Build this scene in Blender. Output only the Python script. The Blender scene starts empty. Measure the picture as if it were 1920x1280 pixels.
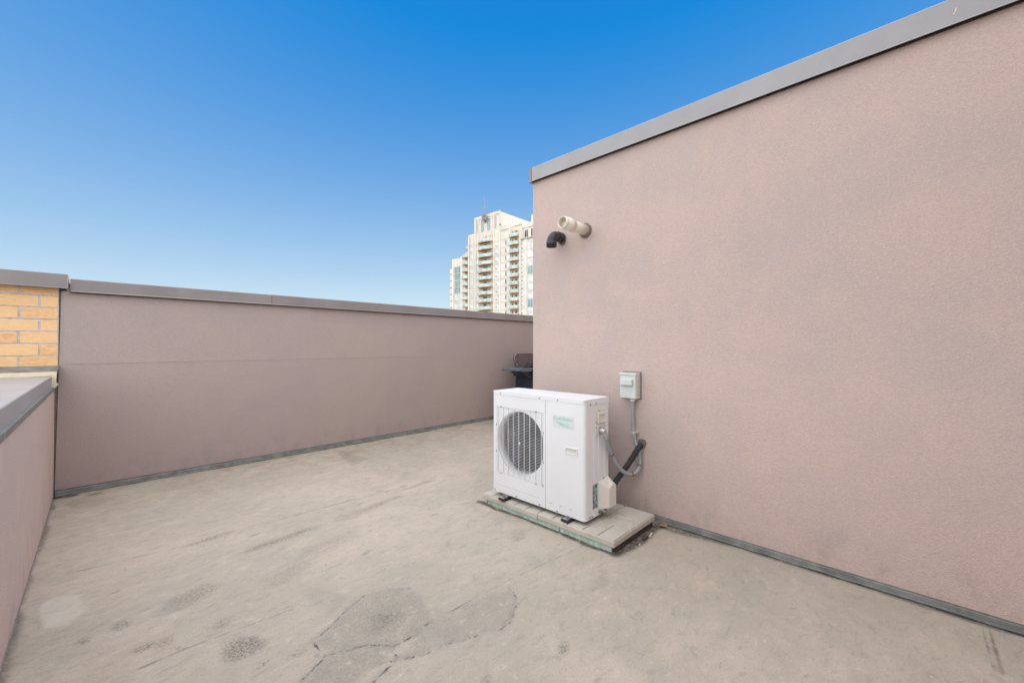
import bpy, bmesh, math, random
import numpy as np
from mathutils import Vector, Matrix

random.seed(7)
rng = np.random.default_rng(11)
C = bpy.context.scene.collection
scene = bpy.context.scene

# ------------------------------------------------------------------ camera, sky, sun, exposure
cam_d = bpy.data.cameras.new("camera")
cam = bpy.data.objects.new("camera", cam_d)
C.objects.link(cam)
scene.camera = cam
cam.location = (0, 0, 1.38)
cam_d.sensor_width = 36.0
cam_d.lens = 36.0 * 765.6 / 1920.0
cam_d.clip_start = 0.05
cam_d.clip_end = 6000
yaw = math.atan2(790, 766)
cam.rotation_euler = (math.radians(90) + math.atan(8 / 765.6), 0, -yaw)

SUN_EL = math.radians(66)
SUN_AZ = math.radians(236)                     # clockwise from +Y: behind the camera, a little to its left
sun_dir = Vector((math.cos(SUN_EL) * math.sin(SUN_AZ), math.cos(SUN_EL) * math.cos(SUN_AZ), math.sin(SUN_EL)))
world = bpy.data.worlds.new("World")
scene.world = world
world.use_nodes = True
wn, wl = world.node_tree.nodes, world.node_tree.links
wn.clear()
sky = wn.new("ShaderNodeTexSky")
sky.sky_type = 'NISHITA'
sky.sun_disc = False
sky.sun_elevation = SUN_EL
sky.sun_rotation = SUN_AZ
sky.altitude = 0
sky.air_density = 1.0
sky.dust_density = 0.2
sky.ozone_density = 6.0
bg = wn.new("ShaderNodeBackground")
bg.inputs["Strength"].default_value = 0.10
wo = wn.new("ShaderNodeOutputWorld")
# film-like response of the whole sky: a + b * ln(radiance) for each channel
SKY_GAIN = 5.0 / 1.76
spl = wn.new("ShaderNodeSeparateColor")
cmb = wn.new("ShaderNodeCombineColor")
wl.new(sky.outputs[0], spl.inputs[0])
for i, (a_, b_) in enumerate([(0.125, 0.392), (0.118, 0.40), (0.478, 0.22)]):
    lg = wn.new("ShaderNodeMath"); lg.operation = 'LOGARITHM'; lg.inputs[1].default_value = math.e
    mu = wn.new("ShaderNodeMath"); mu.operation = 'MULTIPLY_ADD'
    mu.inputs[1].default_value = b_ * SKY_GAIN; mu.inputs[2].default_value = a_ * SKY_GAIN
    mx = wn.new("ShaderNodeMath"); mx.operation = 'MAXIMUM'; mx.inputs[1].default_value = 0.012 * SKY_GAIN
    wl.new(spl.outputs[i], lg.inputs[0]); wl.new(lg.outputs[0], mu.inputs[0]); wl.new(mu.outputs[0], mx.inputs[0]); wl.new(mx.outputs[0], cmb.inputs[i])
wl.new(cmb.outputs[0], bg.inputs[0])
wl.new(bg.outputs[0], wo.inputs[0])

sd = bpy.data.lights.new("sun", 'SUN')
sd.energy = 1.5
sd.angle = math.radians(150)
sd.color = (1.0, 0.885, 0.745)
so = bpy.data.objects.new("sun", sd)
C.objects.link(so)
so.location = (-10, -10, 20)
so.rotation_euler = (-sun_dir).to_track_quat('-Z', 'Y').to_euler()

scene.view_settings.view_transform = 'Standard'
scene.view_settings.look = 'None'
scene.view_settings.exposure = 1.82
scene.view_settings.gamma = 1.0
scene.view_settings.use_curve_mapping = False
scene.cycles.max_bounces = 10
scene.cycles.diffuse_bounces = 6

# ------------------------------------------------------------------ materials
class NT:
    """small helper to write node graphs"""
    def __init__(self, name, rough=0.8, metal=0.0, spec=0.5):
        self.m = bpy.data.materials.new(name)
        self.m.use_nodes = True
        self.n = self.m.node_tree.nodes
        self.l = self.m.node_tree.links
        self.b = self.n["Principled BSDF"]
        self.b.inputs["Roughness"].default_value = rough
        self.b.inputs["Metallic"].default_value = metal
        self.b.inputs["Specular IOR Level"].default_value = spec
        self.tc = self.n.new("ShaderNodeTexCoord")
        self.co = self.tc.outputs["Object"]

    def geo(self):
        g = self.n.new("ShaderNodeNewGeometry")
        self.co = g.outputs["Position"]
        return self

    def link(self, a, b):
        self.l.new(a, b)

    def mapping(self, scale, rot=(0, 0, 0)):
        m = self.n.new("ShaderNodeMapping")
        m.inputs["Scale"].default_value = scale
        m.inputs["Rotation"].default_value = rot
        self.link(self.co, m.inputs[0])
        return m.outputs[0]

    def noise(self, scale, detail=4, rough=0.55, vec=None, dist=0.0, out=0):
        t = self.n.new("ShaderNodeTexNoise")
        t.inputs["Scale"].default_value = scale
        t.inputs["Detail"].default_value = detail
        t.inputs["Roughness"].default_value = rough
        t.inputs["Distortion"].default_value = dist
        self.link(vec if vec is not None else self.co, t.inputs["Vector"])
        return t.outputs[out]

    def vor(self, scale, vec=None, feature='F1'):
        t = self.n.new("ShaderNodeTexVoronoi")
        t.feature = feature
        t.inputs["Scale"].default_value = scale
        self.link(vec if vec is not None else self.co, t.inputs["Vector"])
        return t.outputs["Distance"]

    def ramp(self, fac, a, b, va=0.0, vb=1.0):
        r = self.n.new("ShaderNodeMapRange")
        r.interpolation_type = 'SMOOTHSTEP'
        r.inputs["From Min"].default_value = a
        r.inputs["From Max"].default_value = b
        r.inputs["To Min"].default_value = va
        r.inputs["To Max"].default_value = vb
        self.link(fac, r.inputs["Value"])
        return r.outputs[0]

    def mix(self, fac, a, b, mode='MIX'):
        m = self.n.new("ShaderNodeMix")
        m.data_type = 'RGBA'
        m.blend_type = mode
        for s, v in ((m.inputs[0], fac), (m.inputs[6], a), (m.inputs[7], b)):
            if isinstance(v, (int, float)):
                s.default_value = v
            elif isinstance(v, tuple):
                s.default_value = (*v, 1.0)
            else:
                self.link(v, s)
        return m.outputs[2]

    def math(self, op, a, b=0.0, clamp=False):
        m = self.n.new("ShaderNodeMath")
        m.operation = op
        m.use_clamp = clamp
        for s, v in ((m.inputs[0], a), (m.inputs[1], b)):
            if isinstance(v, (int, float)):
                s.default_value = v
            else:
                self.link(v, s)
        return m.outputs[0]

    def attr(self, name):
        a = self.n.new("ShaderNodeAttribute")
        a.attribute_name = name
        return a.outputs["Fac"]

    def sep(self, vec=None):
        s = self.n.new("ShaderNodeSeparateXYZ")
        self.link(vec if vec is not None else self.co, s.inputs[0])
        return s.outputs

    def color(self, c):
        if isinstance(c, tuple):
            self.b.inputs["Base Color"].default_value = (*c, 1)
        else:
            self.link(c, self.b.inputs["Base Color"])
        return self

    def bump(self, h, strength=0.3, dist=0.01):
        b = self.n.new("ShaderNodeBump")
        b.inputs["Strength"].default_value = strength
        b.inputs["Distance"].default_value = dist
        self.link(h, b.inputs["Height"])
        self.link(b.outputs[0], self.b.inputs["Normal"])
        return self


def simple(name, col, rough=0.6, metal=0.0, var=0.06, scale=8.0, bump=0.0, bscale=200, spec=0.5):
    t = NT(name, rough, metal, spec)
    n = t.noise(scale, 5, 0.6)
    dark = tuple(max(0, c * (1 - var * 2.2)) for c in col)
    lite = tuple(min(1, c * (1 + var)) for c in col)
    t.color(t.mix(t.ramp(n, 0.3, 0.7), dark, lite))
    if bump:
        t.bump(t.noise(bscale, 3, 0.6), bump, 0.002)
    return t.m


def stucco_mat(name, base, warm, cool):
    t = NT(name, 0.92, 0, 0.25).geo()
    blot = t.noise(0.9, 5, 0.6)
    blot2 = t.noise(3.5, 4, 0.6, dist=0.6)
    grain = t.noise(150, 3, 0.65)
    grain2 = t.noise(62, 3, 0.7)
    speck = t.vor(170)
    c = t.mix(t.ramp(blot, 0.30, 0.70), cool, base)
    c = t.mix(t.math('MULTIPLY', t.ramp(blot2, 0.42, 0.75), 0.3), c, warm)
    c = t.mix(t.ramp(grain, 0.28, 0.72, 0.0, 0.42), c, tuple(v * 0.62 for v in base), 'MIX')
    c = t.mix(t.ramp(grain2, 0.5, 0.8, 0.0, 0.28), c, tuple(min(1, v * 1.28) for v in base))
    # dirt splashed up from the roof along the foot of the wall, faint rain streaks from the coping
    z = t.sep()[2]
    foot = t.ramp(z, 0.03, 0.42, 1.0, 0.0)
    dn = t.ramp(t.noise(7, 6, 0.7, vec=t.mapping((1, 1, 0.7))), 0.45, 0.72)
    c = t.mix(t.math('MULTIPLY', t.math('MULTIPLY', foot, dn), 0.35), c, (0.22, 0.19, 0.17))
    st = t.ramp(t.noise(9, 4, 0.6, vec=t.mapping((1, 1, 0.06))), 0.55, 0.80, 0, 0.05)
    c = t.mix(st, c, (0.22, 0.18, 0.17))
    t.color(c)
    h = t.math('ADD', t.math('MULTIPLY', grain, 0.7), t.math('MULTIPLY', grain2, 0.6))
    h = t.math('ADD', h, t.math('MULTIPLY', speck, 0.35))
    t.bump(h, 0.85, 0.004)
    return t.m


M = {}
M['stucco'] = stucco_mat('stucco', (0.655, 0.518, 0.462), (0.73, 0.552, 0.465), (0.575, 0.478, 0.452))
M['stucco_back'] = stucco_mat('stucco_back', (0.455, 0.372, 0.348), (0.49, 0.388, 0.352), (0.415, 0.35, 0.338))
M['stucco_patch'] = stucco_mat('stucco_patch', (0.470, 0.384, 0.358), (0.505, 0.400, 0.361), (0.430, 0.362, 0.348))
M['coping'] = simple('coping_metal', (0.26, 0.235, 0.23), 0.42, 0.0, 0.05, 2.5, 0.08, 90)
M['coping_b'] = simple('upper_coping_metal', (0.36, 0.36, 0.37), 0.38, 0.0, 0.04, 2.0, 0.08, 90)
M['galv'] = simple('galvanised_flashing', (0.205, 0.22, 0.205), 0.5, 0.0, 0.16, 12, 0.2, 60)
M['cream'] = simple('cream_flashing', (0.78, 0.68, 0.50), 0.5, 0.0, 0.05, 20)  # metal whose cream tone has sunlight painted in
M['sealant'] = simple('dark_sealant', (0.05, 0.046, 0.042), 0.7, 0, 0.3, 30, 0.5, 60)  # real sealant lines, also the dark strips painted as shade under caps
M['sealant_b'] = simple('brown_sealant', (0.24, 0.20, 0.17), 0.7, 0, 0.12, 40, 0.5, 80)
M['patch'] = simple('grout_collar', (0.20, 0.165, 0.13), 0.85, 0, 0.12, 40, 0.5, 80)
M['mortar'] = simple('mortar', (0.50, 0.50, 0.52), 0.9, 0, 0.12, 30, 0.6, 120)
M['white'] = simple('white_powder_coat', (0.80, 0.825, 0.84), 0.38, 0, 0.012, 3, 0.03, 300)
M['white_side'] = M['white']
M['plastic'] = simple('cream_plastic', (0.76, 0.74, 0.67), 0.5, 0, 0.02, 6, 0.08, 200)
M['grille'] = simple('grille_plastic', (0.80, 0.82, 0.83), 0.45, 0, 0.02, 9)
M['black'] = simple('black_rubber', (0.018, 0.018, 0.02), 0.6, 0, 0.2, 20)
M['dark'] = simple('dark_interior', (0.012, 0.016, 0.024), 0.5, 0, 0.2, 20)
M['fan'] = simple('fan_plastic', (0.012, 0.019, 0.032), 0.45, 0, 0.1, 12)
M['steel'] = simple('zinc_steel', (0.55, 0.56, 0.57), 0.35, 0.6, 0.08, 25)
M['screw'] = simple('screw_steel', (0.22, 0.21, 0.20), 0.4, 0.7, 0.1, 30)
M['boxgrey'] = simple('light_grey_enamel', (0.64, 0.68, 0.65), 0.45, 0, 0.04, 10)
M['conduit'] = simple('grey_conduit', (0.34, 0.37, 0.38), 0.45, 0, 0.05, 20)
M['foamtube'] = simple('black_foam_insulation', (0.035, 0.036, 0.042), 0.75, 0, 0.25, 30, 0.4, 120)
M['pvc'] = simple('cream_pvc', (0.86, 0.82, 0.72), 0.35, 0, 0.04, 14)
M['abs'] = simple('black_abs', (0.022, 0.024, 0.03), 0.35, 0, 0.2, 14)
M['foamboard'] = simple('green_foam_board', (0.60, 0.78, 0.69), 0.8, 0, 0.10, 30, 0.6, 90)
M['teal'] = simple('teal_print', (0.16, 0.60, 0.66), 0.5, 0, 0.05, 20)
M['badge'] = simple('pale_badge', (0.70, 0.76, 0.72), 0.4, 0, 0.02, 20)
M['wire'] = simple('grey_wire', (0.30, 0.30, 0.31), 0.5, 0, 0.05, 30)
M['bbq'] = simple('charcoal_enamel', (0.022, 0.030, 0.045), 0.35, 0, 0.15, 12)
M['bbqshelf'] = simple('slate_shelf', (0.12, 0.145, 0.18), 0.3, 0, 0.1, 12)
M['bbqlid'] = simple('taupe_lid', (0.17, 0.145, 0.14), 0.3, 0.3, 0.05, 8)
M['rim'] = simple('pale_rim', (0.45, 0.42, 0.40), 0.35, 0.5, 0.05, 8)
M['cup'] = simple('milky_cup', (0.75, 0.74, 0.66), 0.4, 0, 0.03, 20)
M['cupfoot'] = simple('olive_contents', (0.42, 0.42, 0.16), 0.6, 0, 0.1, 30)
M['leaf'] = simple('tan_dry_leaf', (0.36, 0.24, 0.12), 0.8, 0, 0.3, 60, 0.6, 90)
M['flake'] = simple('pale_flake', (0.66, 0.63, 0.58), 0.8, 0, 0.1, 60)
M['pink'] = simple('pink_flake', (0.66, 0.33, 0.25), 0.8, 0, 0.1, 60)
M['lump'] = simple('dark_tar_lump', (0.07, 0.062, 0.055), 0.9, 0, 0.3, 60, 0.8, 90)
# tower
M['t_conc'] = simple('tower_concrete', (0.82, 0.76, 0.67), 0.8, 0, 0.05, 0.25)
M['t_warm'] = simple('tower_balcony_wall', (0.78, 0.62, 0.46), 0.8, 0, 0.06, 0.4)  # cream warmed to put bounce light into the balcony bays
M['t_joint'] = simple('tower_joint', (0.42, 0.36, 0.33), 0.8, 0, 0.06, 0.4)
M['t_glass'] = simple('tower_blue_glass', (0.24, 0.42, 0.46), 0.12, 0.0, 0.10, 0.35, spec=0.8)
M['t_light'] = simple('tower_pale_glass', (0.74, 0.84, 0.82), 0.12, 0.0, 0.12, 0.5, spec=0.8)
M['t_dark'] = simple('tower_dark_glass', (0.07, 0.11, 0.11), 0.15, 0.0, 0.3, 0.5)
M['t_rail'] = simple('tower_rail_glass', (0.58, 0.74, 0.72), 0.15, 0.0, 0.16, 0.6)
M['t_soffit'] = simple('tower_slab_soffit', (0.56, 0.41, 0.27), 0.8, 0.0, 0.1, 0.6)  # orange tone puts the warm light under the slabs into the colour
M['t_mast'] = simple('mast_steel', (0.30, 0.27, 0.28), 0.5, 0.3, 0.1, 0.8)
M['ground'] = simple('distant_ground', (0.24, 0.22, 0.19), 0.9, 0, 0.3, 0.02)


def brick_mat():
    t = NT('orange_brick', 0.85, 0, 0.3).geo()
    oi = t.n.new("ShaderNodeObjectInfo").outputs["Random"]
    c = t.mix(oi, (0.84, 0.54, 0.28), (0.70, 0.42, 0.20))
    c = t.mix(t.ramp(t.noise(40, 5, 0.7, vec=t.mapping((0.5, 1, 1.6))), 0.35, 0.75), c, (0.88, 0.60, 0.34))
    c = t.mix(t.ramp(t.noise(210, 3, 0.7), 0.62, 0.75, 0, 0.6), c, (0.33, 0.18, 0.08))
    t.color(c)
    t.bump(t.noise(120, 4, 0.7), 0.6, 0.003)
    return t.m


M['brick'] = brick_mat()


def paver_mat():
    t = NT('cast_concrete_slab', 0.9, 0, 0.25).geo()
    c = t.mix(t.ramp(t.noise(5, 6, 0.65), 0.3, 0.7), (0.50, 0.475, 0.41), (0.62, 0.585, 0.51))
    c = t.mix(t.ramp(t.noise(16, 5, 0.7), 0.5, 0.75, 0, 0.5), c, (0.40, 0.40, 0.37))
    c = t.mix(t.ramp(t.noise(260, 3, 0.7), 0.4, 0.7, 0, 0.25), c, (0.24, 0.23, 0.20))
    t.color(c)
    t.bump(t.noise(180, 4, 0.7), 0.6, 0.003)
    return t.m


M['paver'] = paver_mat()


def floor_mat():
    t = NT('roof_membrane', 0.78, 0, 0.3).geo()
    xy = t.mapping((1.0, 1.0, 1.0))
    streak = t.mapping((0.85, 1.45, 1.0), (0, 0, math.radians(-4)))
    big = t.noise(0.8, 5, 0.6, dist=0.4)
    mid = t.noise(3.0, 6, 0.62, vec=streak, dist=0.5)
    fin = t.noise(14, 6, 0.68, vec=streak, dist=0.8)
    grit = t.noise(120, 4, 0.7)
    c = t.mix(t.ramp(big, 0.36, 0.62), (0.425, 0.385, 0.31), (0.505, 0.445, 0.36))
    c = t.mix(t.ramp(mid, 0.42, 0.68, 0, 0.6), c, (0.39, 0.365, 0.305))
    c = t.mix(t.ramp(t.noise(2.1, 5, 0.65, vec=t.mapping((1, 1.4, 1), (0, 0, 1.0)), dist=0.7), 0.50, 0.68, 0, 0.6), c, (0.55, 0.465, 0.37))
    c = t.mix(t.ramp(fin, 0.52, 0.70, 0, 0.6), c, (0.31, 0.285, 0.245))
    c = t.mix(t.ramp(fin, 0.44, 0.30, 0, 0.5), c, (0.60, 0.54, 0.46))
    c = t.mix(t.ramp(grit, 0.42, 0.66, 0, 0.38), c, (0.30, 0.275, 0.23))
    # sparse dark pecks
    pk = t.math('MULTIPLY', t.ramp(t.noise(38, 3, 0.6), 0.69, 0.76), t.ramp(t.noise(2.7, 3, 0.5), 0.5, 0.62))
    c = t.mix(t.math('MULTIPLY', pk, 0.7), c, (0.13, 0.12, 0.105))
    # brown silt that settled along the back and right hand walls
    br = t.math('MULTIPLY', t.attr('silt'), t.ramp(t.noise(3.3, 6, 0.7, dist=1.0), 0.42, 0.66))
    c = t.mix(t.math('MULTIPLY', br, 0.75), c, (0.30, 0.245, 0.17))
    # cement grey of the repair patches
    pa = t.attr('patch')
    c = t.mix(t.math('MULTIPLY', t.ramp(pa, 0.05, 0.6), t.ramp(t.noise(8, 6, 0.75), 0.38, 0.60, 0.12, 0.9)), c, (0.36, 0.335, 0.28))
    c = t.mix(t.math('MULTIPLY', pa, t.ramp(t.noise(130, 6, 0.85), 0.46, 0.62, 0, 0.6)), c, (0.19, 0.175, 0.14))
    c = t.mix(t.math('MULTIPLY', pa, t.ramp(t.noise(15, 5, 0.8), 0.54, 0.72, 0, 0.7)), c, (0.58, 0.53, 0.44))
    # scuffed spots with black crumbs
    sc = t.attr('scuff')
    c = t.mix(t.math('MULTIPLY', sc, t.ramp(t.noise(85, 6, 0.85), 0.44, 0.58, 0, 0.9)), c, (0.085, 0.08, 0.068))
    c = t.mix(t.math('MULTIPLY', sc, t.ramp(t.noise(11, 4, 0.7), 0.40, 0.66, 0, 0.45)), c, (0.31, 0.29, 0.25))
    # pale puddle ring
    c = t.mix(t.math('MULTIPLY', t.attr('pale'), t.ramp(t.noise(12, 5, 0.7), 0.25, 0.6, 0.35, 1.0)), c, (0.54, 0.51, 0.43))
    # cracks and lap seams: distance fields written on the mesh
    wob = t.math('MULTIPLY', t.math('SUBTRACT', t.noise(30, 6, 0.8), 0.5), 0.040)
    d = t.math('ADD', t.attr('crack'), wob)
    brk = t.ramp(t.noise(11, 6, 0.8), 0.40, 0.56)
    cm = t.math('MULTIPLY', t.ramp(d, 0.0055, 0.0), brk)
    c = t.mix(t.math('MULTIPLY', cm, 0.95), c, (0.07, 0.065, 0.06))
    halo = t.math('MULTIPLY', t.ramp(d, 0.035, 0.0), t.ramp(t.noise(14, 5, 0.8), 0.42, 0.62, 0, 0.6))
    c = t.mix(halo, c, (0.27, 0.25, 0.225))
    d2 = t.math('ADD', t.attr('seam'), t.math('MULTIPLY', t.math('SUBTRACT', t.noise(9, 4, 0.7), 0.5), 0.02))
    sm = t.math('MULTIPLY', t.ramp(d2, 0.008, 0.001), t.ramp(t.noise(3.0, 4, 0.6), 0.36, 0.56, 0.3, 1.0))
    c = t.mix(t.math('MULTIPLY', sm, 0.8), c, (0.15, 0.14, 0.125))
    # black grime packed along the slabs and in the corners
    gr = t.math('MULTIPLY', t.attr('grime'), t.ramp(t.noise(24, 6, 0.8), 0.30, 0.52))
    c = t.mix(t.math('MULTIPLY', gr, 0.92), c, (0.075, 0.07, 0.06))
    t.color(c)
    h = t.math('ADD', t.math('MULTIPLY', fin, 0.5), t.math('MULTIPLY', grit, 0.3))
    h = t.math('ADD', h, t.math('MULTIPLY', t.math('MULTIPLY', t.math('ADD', pa, sc), t.noise(70, 5, 0.75)), 0.55))
    h = t.math('SUBTRACT', h, t.math('MULTIPLY', cm, 0.5))
    t.bump(h, 0.7, 0.008)
    t.link(t.ramp(fin, 0.3, 0.7, 0.62, 0.88), t.b.inputs["Roughness"])
    return t.m


M['floor'] = floor_mat()


# ------------------------------------------------------------------ mesh helpers
class MB:
    def __init__(self):
        self.v, self.f, self.s = [], [], []

    def add(self, vs, fs, smooth=False):
        o = len(self.v)
        self.v += [tuple(p) for p in vs]
        self.f += [tuple(i + o for i in f) for f in fs]
        self.s += [smooth] * len(fs)
        return self

    def box(self, a, b):
        (x0, y0, z0), (x1, y1, z1) = a, b
        x0, x1 = min(x0, x1), max(x0, x1)
        y0, y1 = min(y0, y1), max(y0, y1)
        z0, z1 = min(z0, z1), max(z0, z1)
        vs = [(x0, y0, z0), (x1, y0, z0), (x1, y1, z0), (x0, y1, z0), (x0, y0, z1), (x1, y0, z1), (x1, y1, z1), (x0, y1, z1)]
        return self.add(vs, [(3, 2, 1, 0), (4, 5, 6, 7), (0, 1, 5, 4), (1, 2, 6, 5), (2, 3, 7, 6), (3, 0, 4, 7)])

    def prism(self, poly, ax, a, b):
        """poly: 2D points, extruded along axis ax from a to b"""
        def P(p, t):
            q = list(p)
            q.insert(ax, t)
            return tuple(q)
        n = len(poly)
        vs = [P(p, a) for p in poly] + [P(p, b) for p in poly]
        fs = [tuple(range(n)), tuple(range(2 * n - 1, n - 1, -1))]
        fs += [(i, i + n, (i + 1) % n + n, (i + 1) % n) for i in range(n)]
        return self.add(vs, fs)

    def tube(self, pts, r, n=12, cap=True, smooth=True, inner=None):
        pts = [Vector(p) for p in pts]
        rr = r if isinstance(r, (list, tuple)) else [r] * len(pts)
        rings = []
        up = Vector((0, 0, 1))
        t0 = (pts[1] - pts[0]).normalized()
        nrm = t0.cross(up)
        if nrm.length < 1e-3:
            nrm = Vector((1, 0, 0))
        nrm.normalize()
        for i, p in enumerate(pts):
            if i == 0:
                t = pts[1] - pts[0]
            elif i == len(pts) - 1:
                t = pts[-1] - pts[-2]
            else:
                t = (pts[i + 1] - pts[i]).normalized() + (pts[i] - pts[i - 1]).normalized()
            t.normalize()
            nrm = (nrm - t * nrm.dot(t)).normalized()
            bi = t.cross(nrm)
            rings.append([p + (nrm * math.cos(2 * math.pi * k / n) + bi * math.sin(2 * math.pi * k / n)) * rr[i] for k in range(n)])
        vs = [q for ring in rings for q in ring]
        fs = []
        for i in range(len(rings) - 1):
            for k in range(n):
                a, b = i * n + k, i * n + (k + 1) % n
                fs.append((a, b, b + n, a + n))
        self.add(vs, fs, smooth)
        if cap:
            self.add([tuple(q) for q in rings[0]], [tuple(range(n))[::-1]])
            self.add([tuple(q) for q in rings[-1]], [tuple(range(n))])
        return self

    def pipe(self, pts, r, w, n=24):
        """open pipe with a wall of thickness w at its first point"""
        a, b = MB(), MB()
        a.tube(pts, r, n, cap=False)
        b.tube(pts, (r - w) if not isinstance(r, list) else [q - w for q in r], n, cap=False)
        self.add(a.v, a.f, True)
        o = len(self.v) - len(a.v)
        self.add(b.v, [f[::-1] for f in b.f], True)
        o2 = len(self.v) - len(b.v)
        for k in range(n):
            self.f.append((o + k, o2 + k, o2 + (k + 1) % n, o + (k + 1) % n))
            self.s.append(False)
        m = len(pts) - 1
        for k in range(n):
            self.f.append((o + m * n + k, o + m * n + (k + 1) % n, o2 + m * n + (k + 1) % n, o2 + m * n + k))
            self.s.append(False)
        return self

    def build(self, name, mat, parent=None, bevel=0.0, seg=2, fix=True):
        me = bpy.data.meshes.new(name)
        me.from_pydata(self.v, [], self.f)
        me.polygons.foreach_set("use_smooth", self.s)
        if fix:
            bm = bmesh.new()
            bm.from_mesh(me)
            bmesh.ops.recalc_face_normals(bm, faces=bm.faces)
            bm.to_mesh(me)
            bm.free()
        me.materials.append(M[mat] if isinstance(mat, str) else mat)
        o = bpy.data.objects.new(name, me)
        C.objects.link(o)
        if parent is not None:
            o.parent = parent
            # all meshes are written in world coordinates: shift them into the parent's space
            if parent.type == 'EMPTY':
                o.matrix_parent_inverse = Matrix.Translation(-parent.location)
        if bevel:
            md = o.modifiers.new("bevel", 'BEVEL')
            md.width = bevel
            md.segments = seg
            md.limit_method = 'ANGLE'
            md.angle_limit = math.radians(35)
        return o


def tag(o, label=None, cat=None, group=None, kind=None):
    if label: o['label'] = label
    if cat: o['category'] = cat
    if group: o['group'] = group
    if kind: o['kind'] = kind
    return o


def thing(name, loc, label, cat, group=None):
    e = bpy.data.objects.new(name, None)
    e.empty_display_size = 0.2
    e.location = loc
    C.objects.link(e)
    return tag(e, label, cat, group)


def box_obj(name, a, b, mat, parent=None, bevel=0.0):
    return MB().box(a, b).build(name, mat, parent, bevel)


# ------------------------------------------------------------------ numpy value noise for the floor relief
def vnoise(X, Y, sc, seed):
    g = np.random.default_rng(seed).random((256, 256))
    x, y = X * sc + 57.3, Y * sc + 91.7
    xi, yi = np.floor(x).astype(int), np.floor(y).astype(int)
    fx, fy = x - xi, y - yi
    fx, fy = fx * fx * (3 - 2 * fx), fy * fy * (3 - 2 * fy)
    a, b = g[xi % 256, yi % 256], g[(xi + 1) % 256, yi % 256]
    c, d = g[xi % 256, (yi + 1) % 256], g[(xi + 1) % 256, (yi + 1) % 256]
    return (a * (1 - fx) + b * fx) * (1 - fy) + (c * (1 - fx) + d * fx) * fy


def fbm(X, Y, sc, seed, o=4):
    r, a, t = 0, 1.0, 0
    for i in range(o):
        r = r + a * vnoise(X, Y, sc * 2 ** i, seed + i)
        t += a
        a *= 0.5
    return r / t


def seg_dist(X, Y, pts, closed=False):
    d = np.full(X.shape, 9.0)
    P = list(pts) + ([pts[0]] if closed else [])
    for (ax, ay), (bx, by) in zip(P[:-1], P[1:]):
        vx, vy = bx - ax, by - ay
        t = np.clip(((X - ax) * vx + (Y - ay) * vy) / (vx * vx + vy * vy + 1e-12), 0, 1)
        d = np.minimum(d, np.hypot(X - ax - t * vx, Y - ay - t * vy))
    return d


def inside(X, Y, pts):
    r = np.zeros(X.shape, bool)
    n = len(pts)
    for i in range(n):
        (x0, y0), (x1, y1) = pts[i], pts[(i + 1) % n]
        if y0 == y1:
            continue
        c = ((y0 > Y) != (y1 > Y)) & (X < (x1 - x0) * (Y - y0) / (y1 - y0) + x0)
        r ^= c
    return r


def sdf(X, Y, pts):
    d = seg_dist(X, Y, pts, True)
    return np.where(inside(X, Y, pts), d, -d)


def sm(v, a, b):
    t = np.clip((v - a) / (b - a), 0, 1)
    return t * t * (3 - 2 * t)


# ------------------------------------------------------------------ setting dimensions
XR, YB, XL = 3.11, 5.60, -0.228           # right wall face, back wall face, left wall face
Y0 = -4.2                                  # the roof runs on behind the camera
YC = 2.722                                 # north corner of the right hand building

gnd = MB().add([(-3000, -3000, -12.2), (3000, -3000, -12.2), (3000, 3000, -12.2), (-3000, 3000, -12.2)], [(0, 1, 2, 3)]).build('ground', 'ground')
tag(gnd, kind='structure')

# ------------------------------------------------------------------ roof floor
xs = np.concatenate([np.arange(XL - 0.10, XR + 0.021, 0.0125), np.arange(XR + 0.1, 7.1, 0.12)])
ys = np.concatenate([np.arange(Y0, -0.75, 0.1), np.arange(-0.75, 5.66, 0.0125)])
Xg, Yg = np.meshgrid(xs, ys, indexing='ij')
Wx = Xg + (fbm(Xg, Yg, 6, 300) - 0.5) * 0.05
Wy = Yg + (fbm(Xg, Yg, 6, 400) - 0.5) * 0.05
patchA = [(0.58, 1.60), (0.603, 1.801), (0.743, 1.876), (0.732, 2.01), (0.825, 2.051), (0.959, 2.13), (1.086, 2.172), (1.206, 2.128), (1.281, 2.043), (1.291, 1.96), (1.274, 1.889), (1.239, 1.797), (1.21, 1.726), (1.174, 1.663), (1.081, 1.681), (0.954, 1.705), (0.9, 1.669), (0.80, 1.64), (0.72, 1.56), (0.62, 1.50)]
patchB = [(1.247, 1.735), (1.39, 1.714), (1.552, 1.691), (1.677, 1.635), (1.623, 1.529), (1.465, 1.435), (1.378, 1.437), (1.297, 1.484), (1.16, 1.545), (1.045, 1.564), (0.918, 1.632), (1.009, 1.657)]
lobe = [(0.794, 2.488), (0.885, 2.481), (0.955, 2.416), (1.009, 2.196), (0.927, 2.149), (0.868, 2.126), (0.813, 2.293)]
ovalL = [(-0.186, 3.297), (-0.152, 3.359), (-0.093, 3.36), (-0.032, 3.318), (-0.014, 3.198), (-0.017, 3.074), (-0.055, 3.014), (-0.099, 2.998), (-0.153, 3.037), (-0.172, 3.135)]
ovalD = [(0.415, 2.237), (0.451, 2.29), (0.504, 2.291), (0.562, 2.257), (0.593, 2.184), (0.563, 2.131), (0.507, 2.115), (0.448, 2.123), (0.415, 2.156)]
stain = [(2.216, 5.30), (2.324, 5.33), (2.34, 5.048), (2.397, 4.709), (2.277, 4.7), (2.145, 4.585), (2.089, 4.643), (2.161, 4.952)]
dA, dB, dLb = sdf(Wx, Wy, patchA), sdf(Wx, Wy, patchB), sdf(Wx, Wy, lobe)
dO, dD, dS = sdf(Wx, Wy, ovalL), sdf(Wx, Wy, ovalD), sdf(Wx, Wy, stain)
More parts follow.
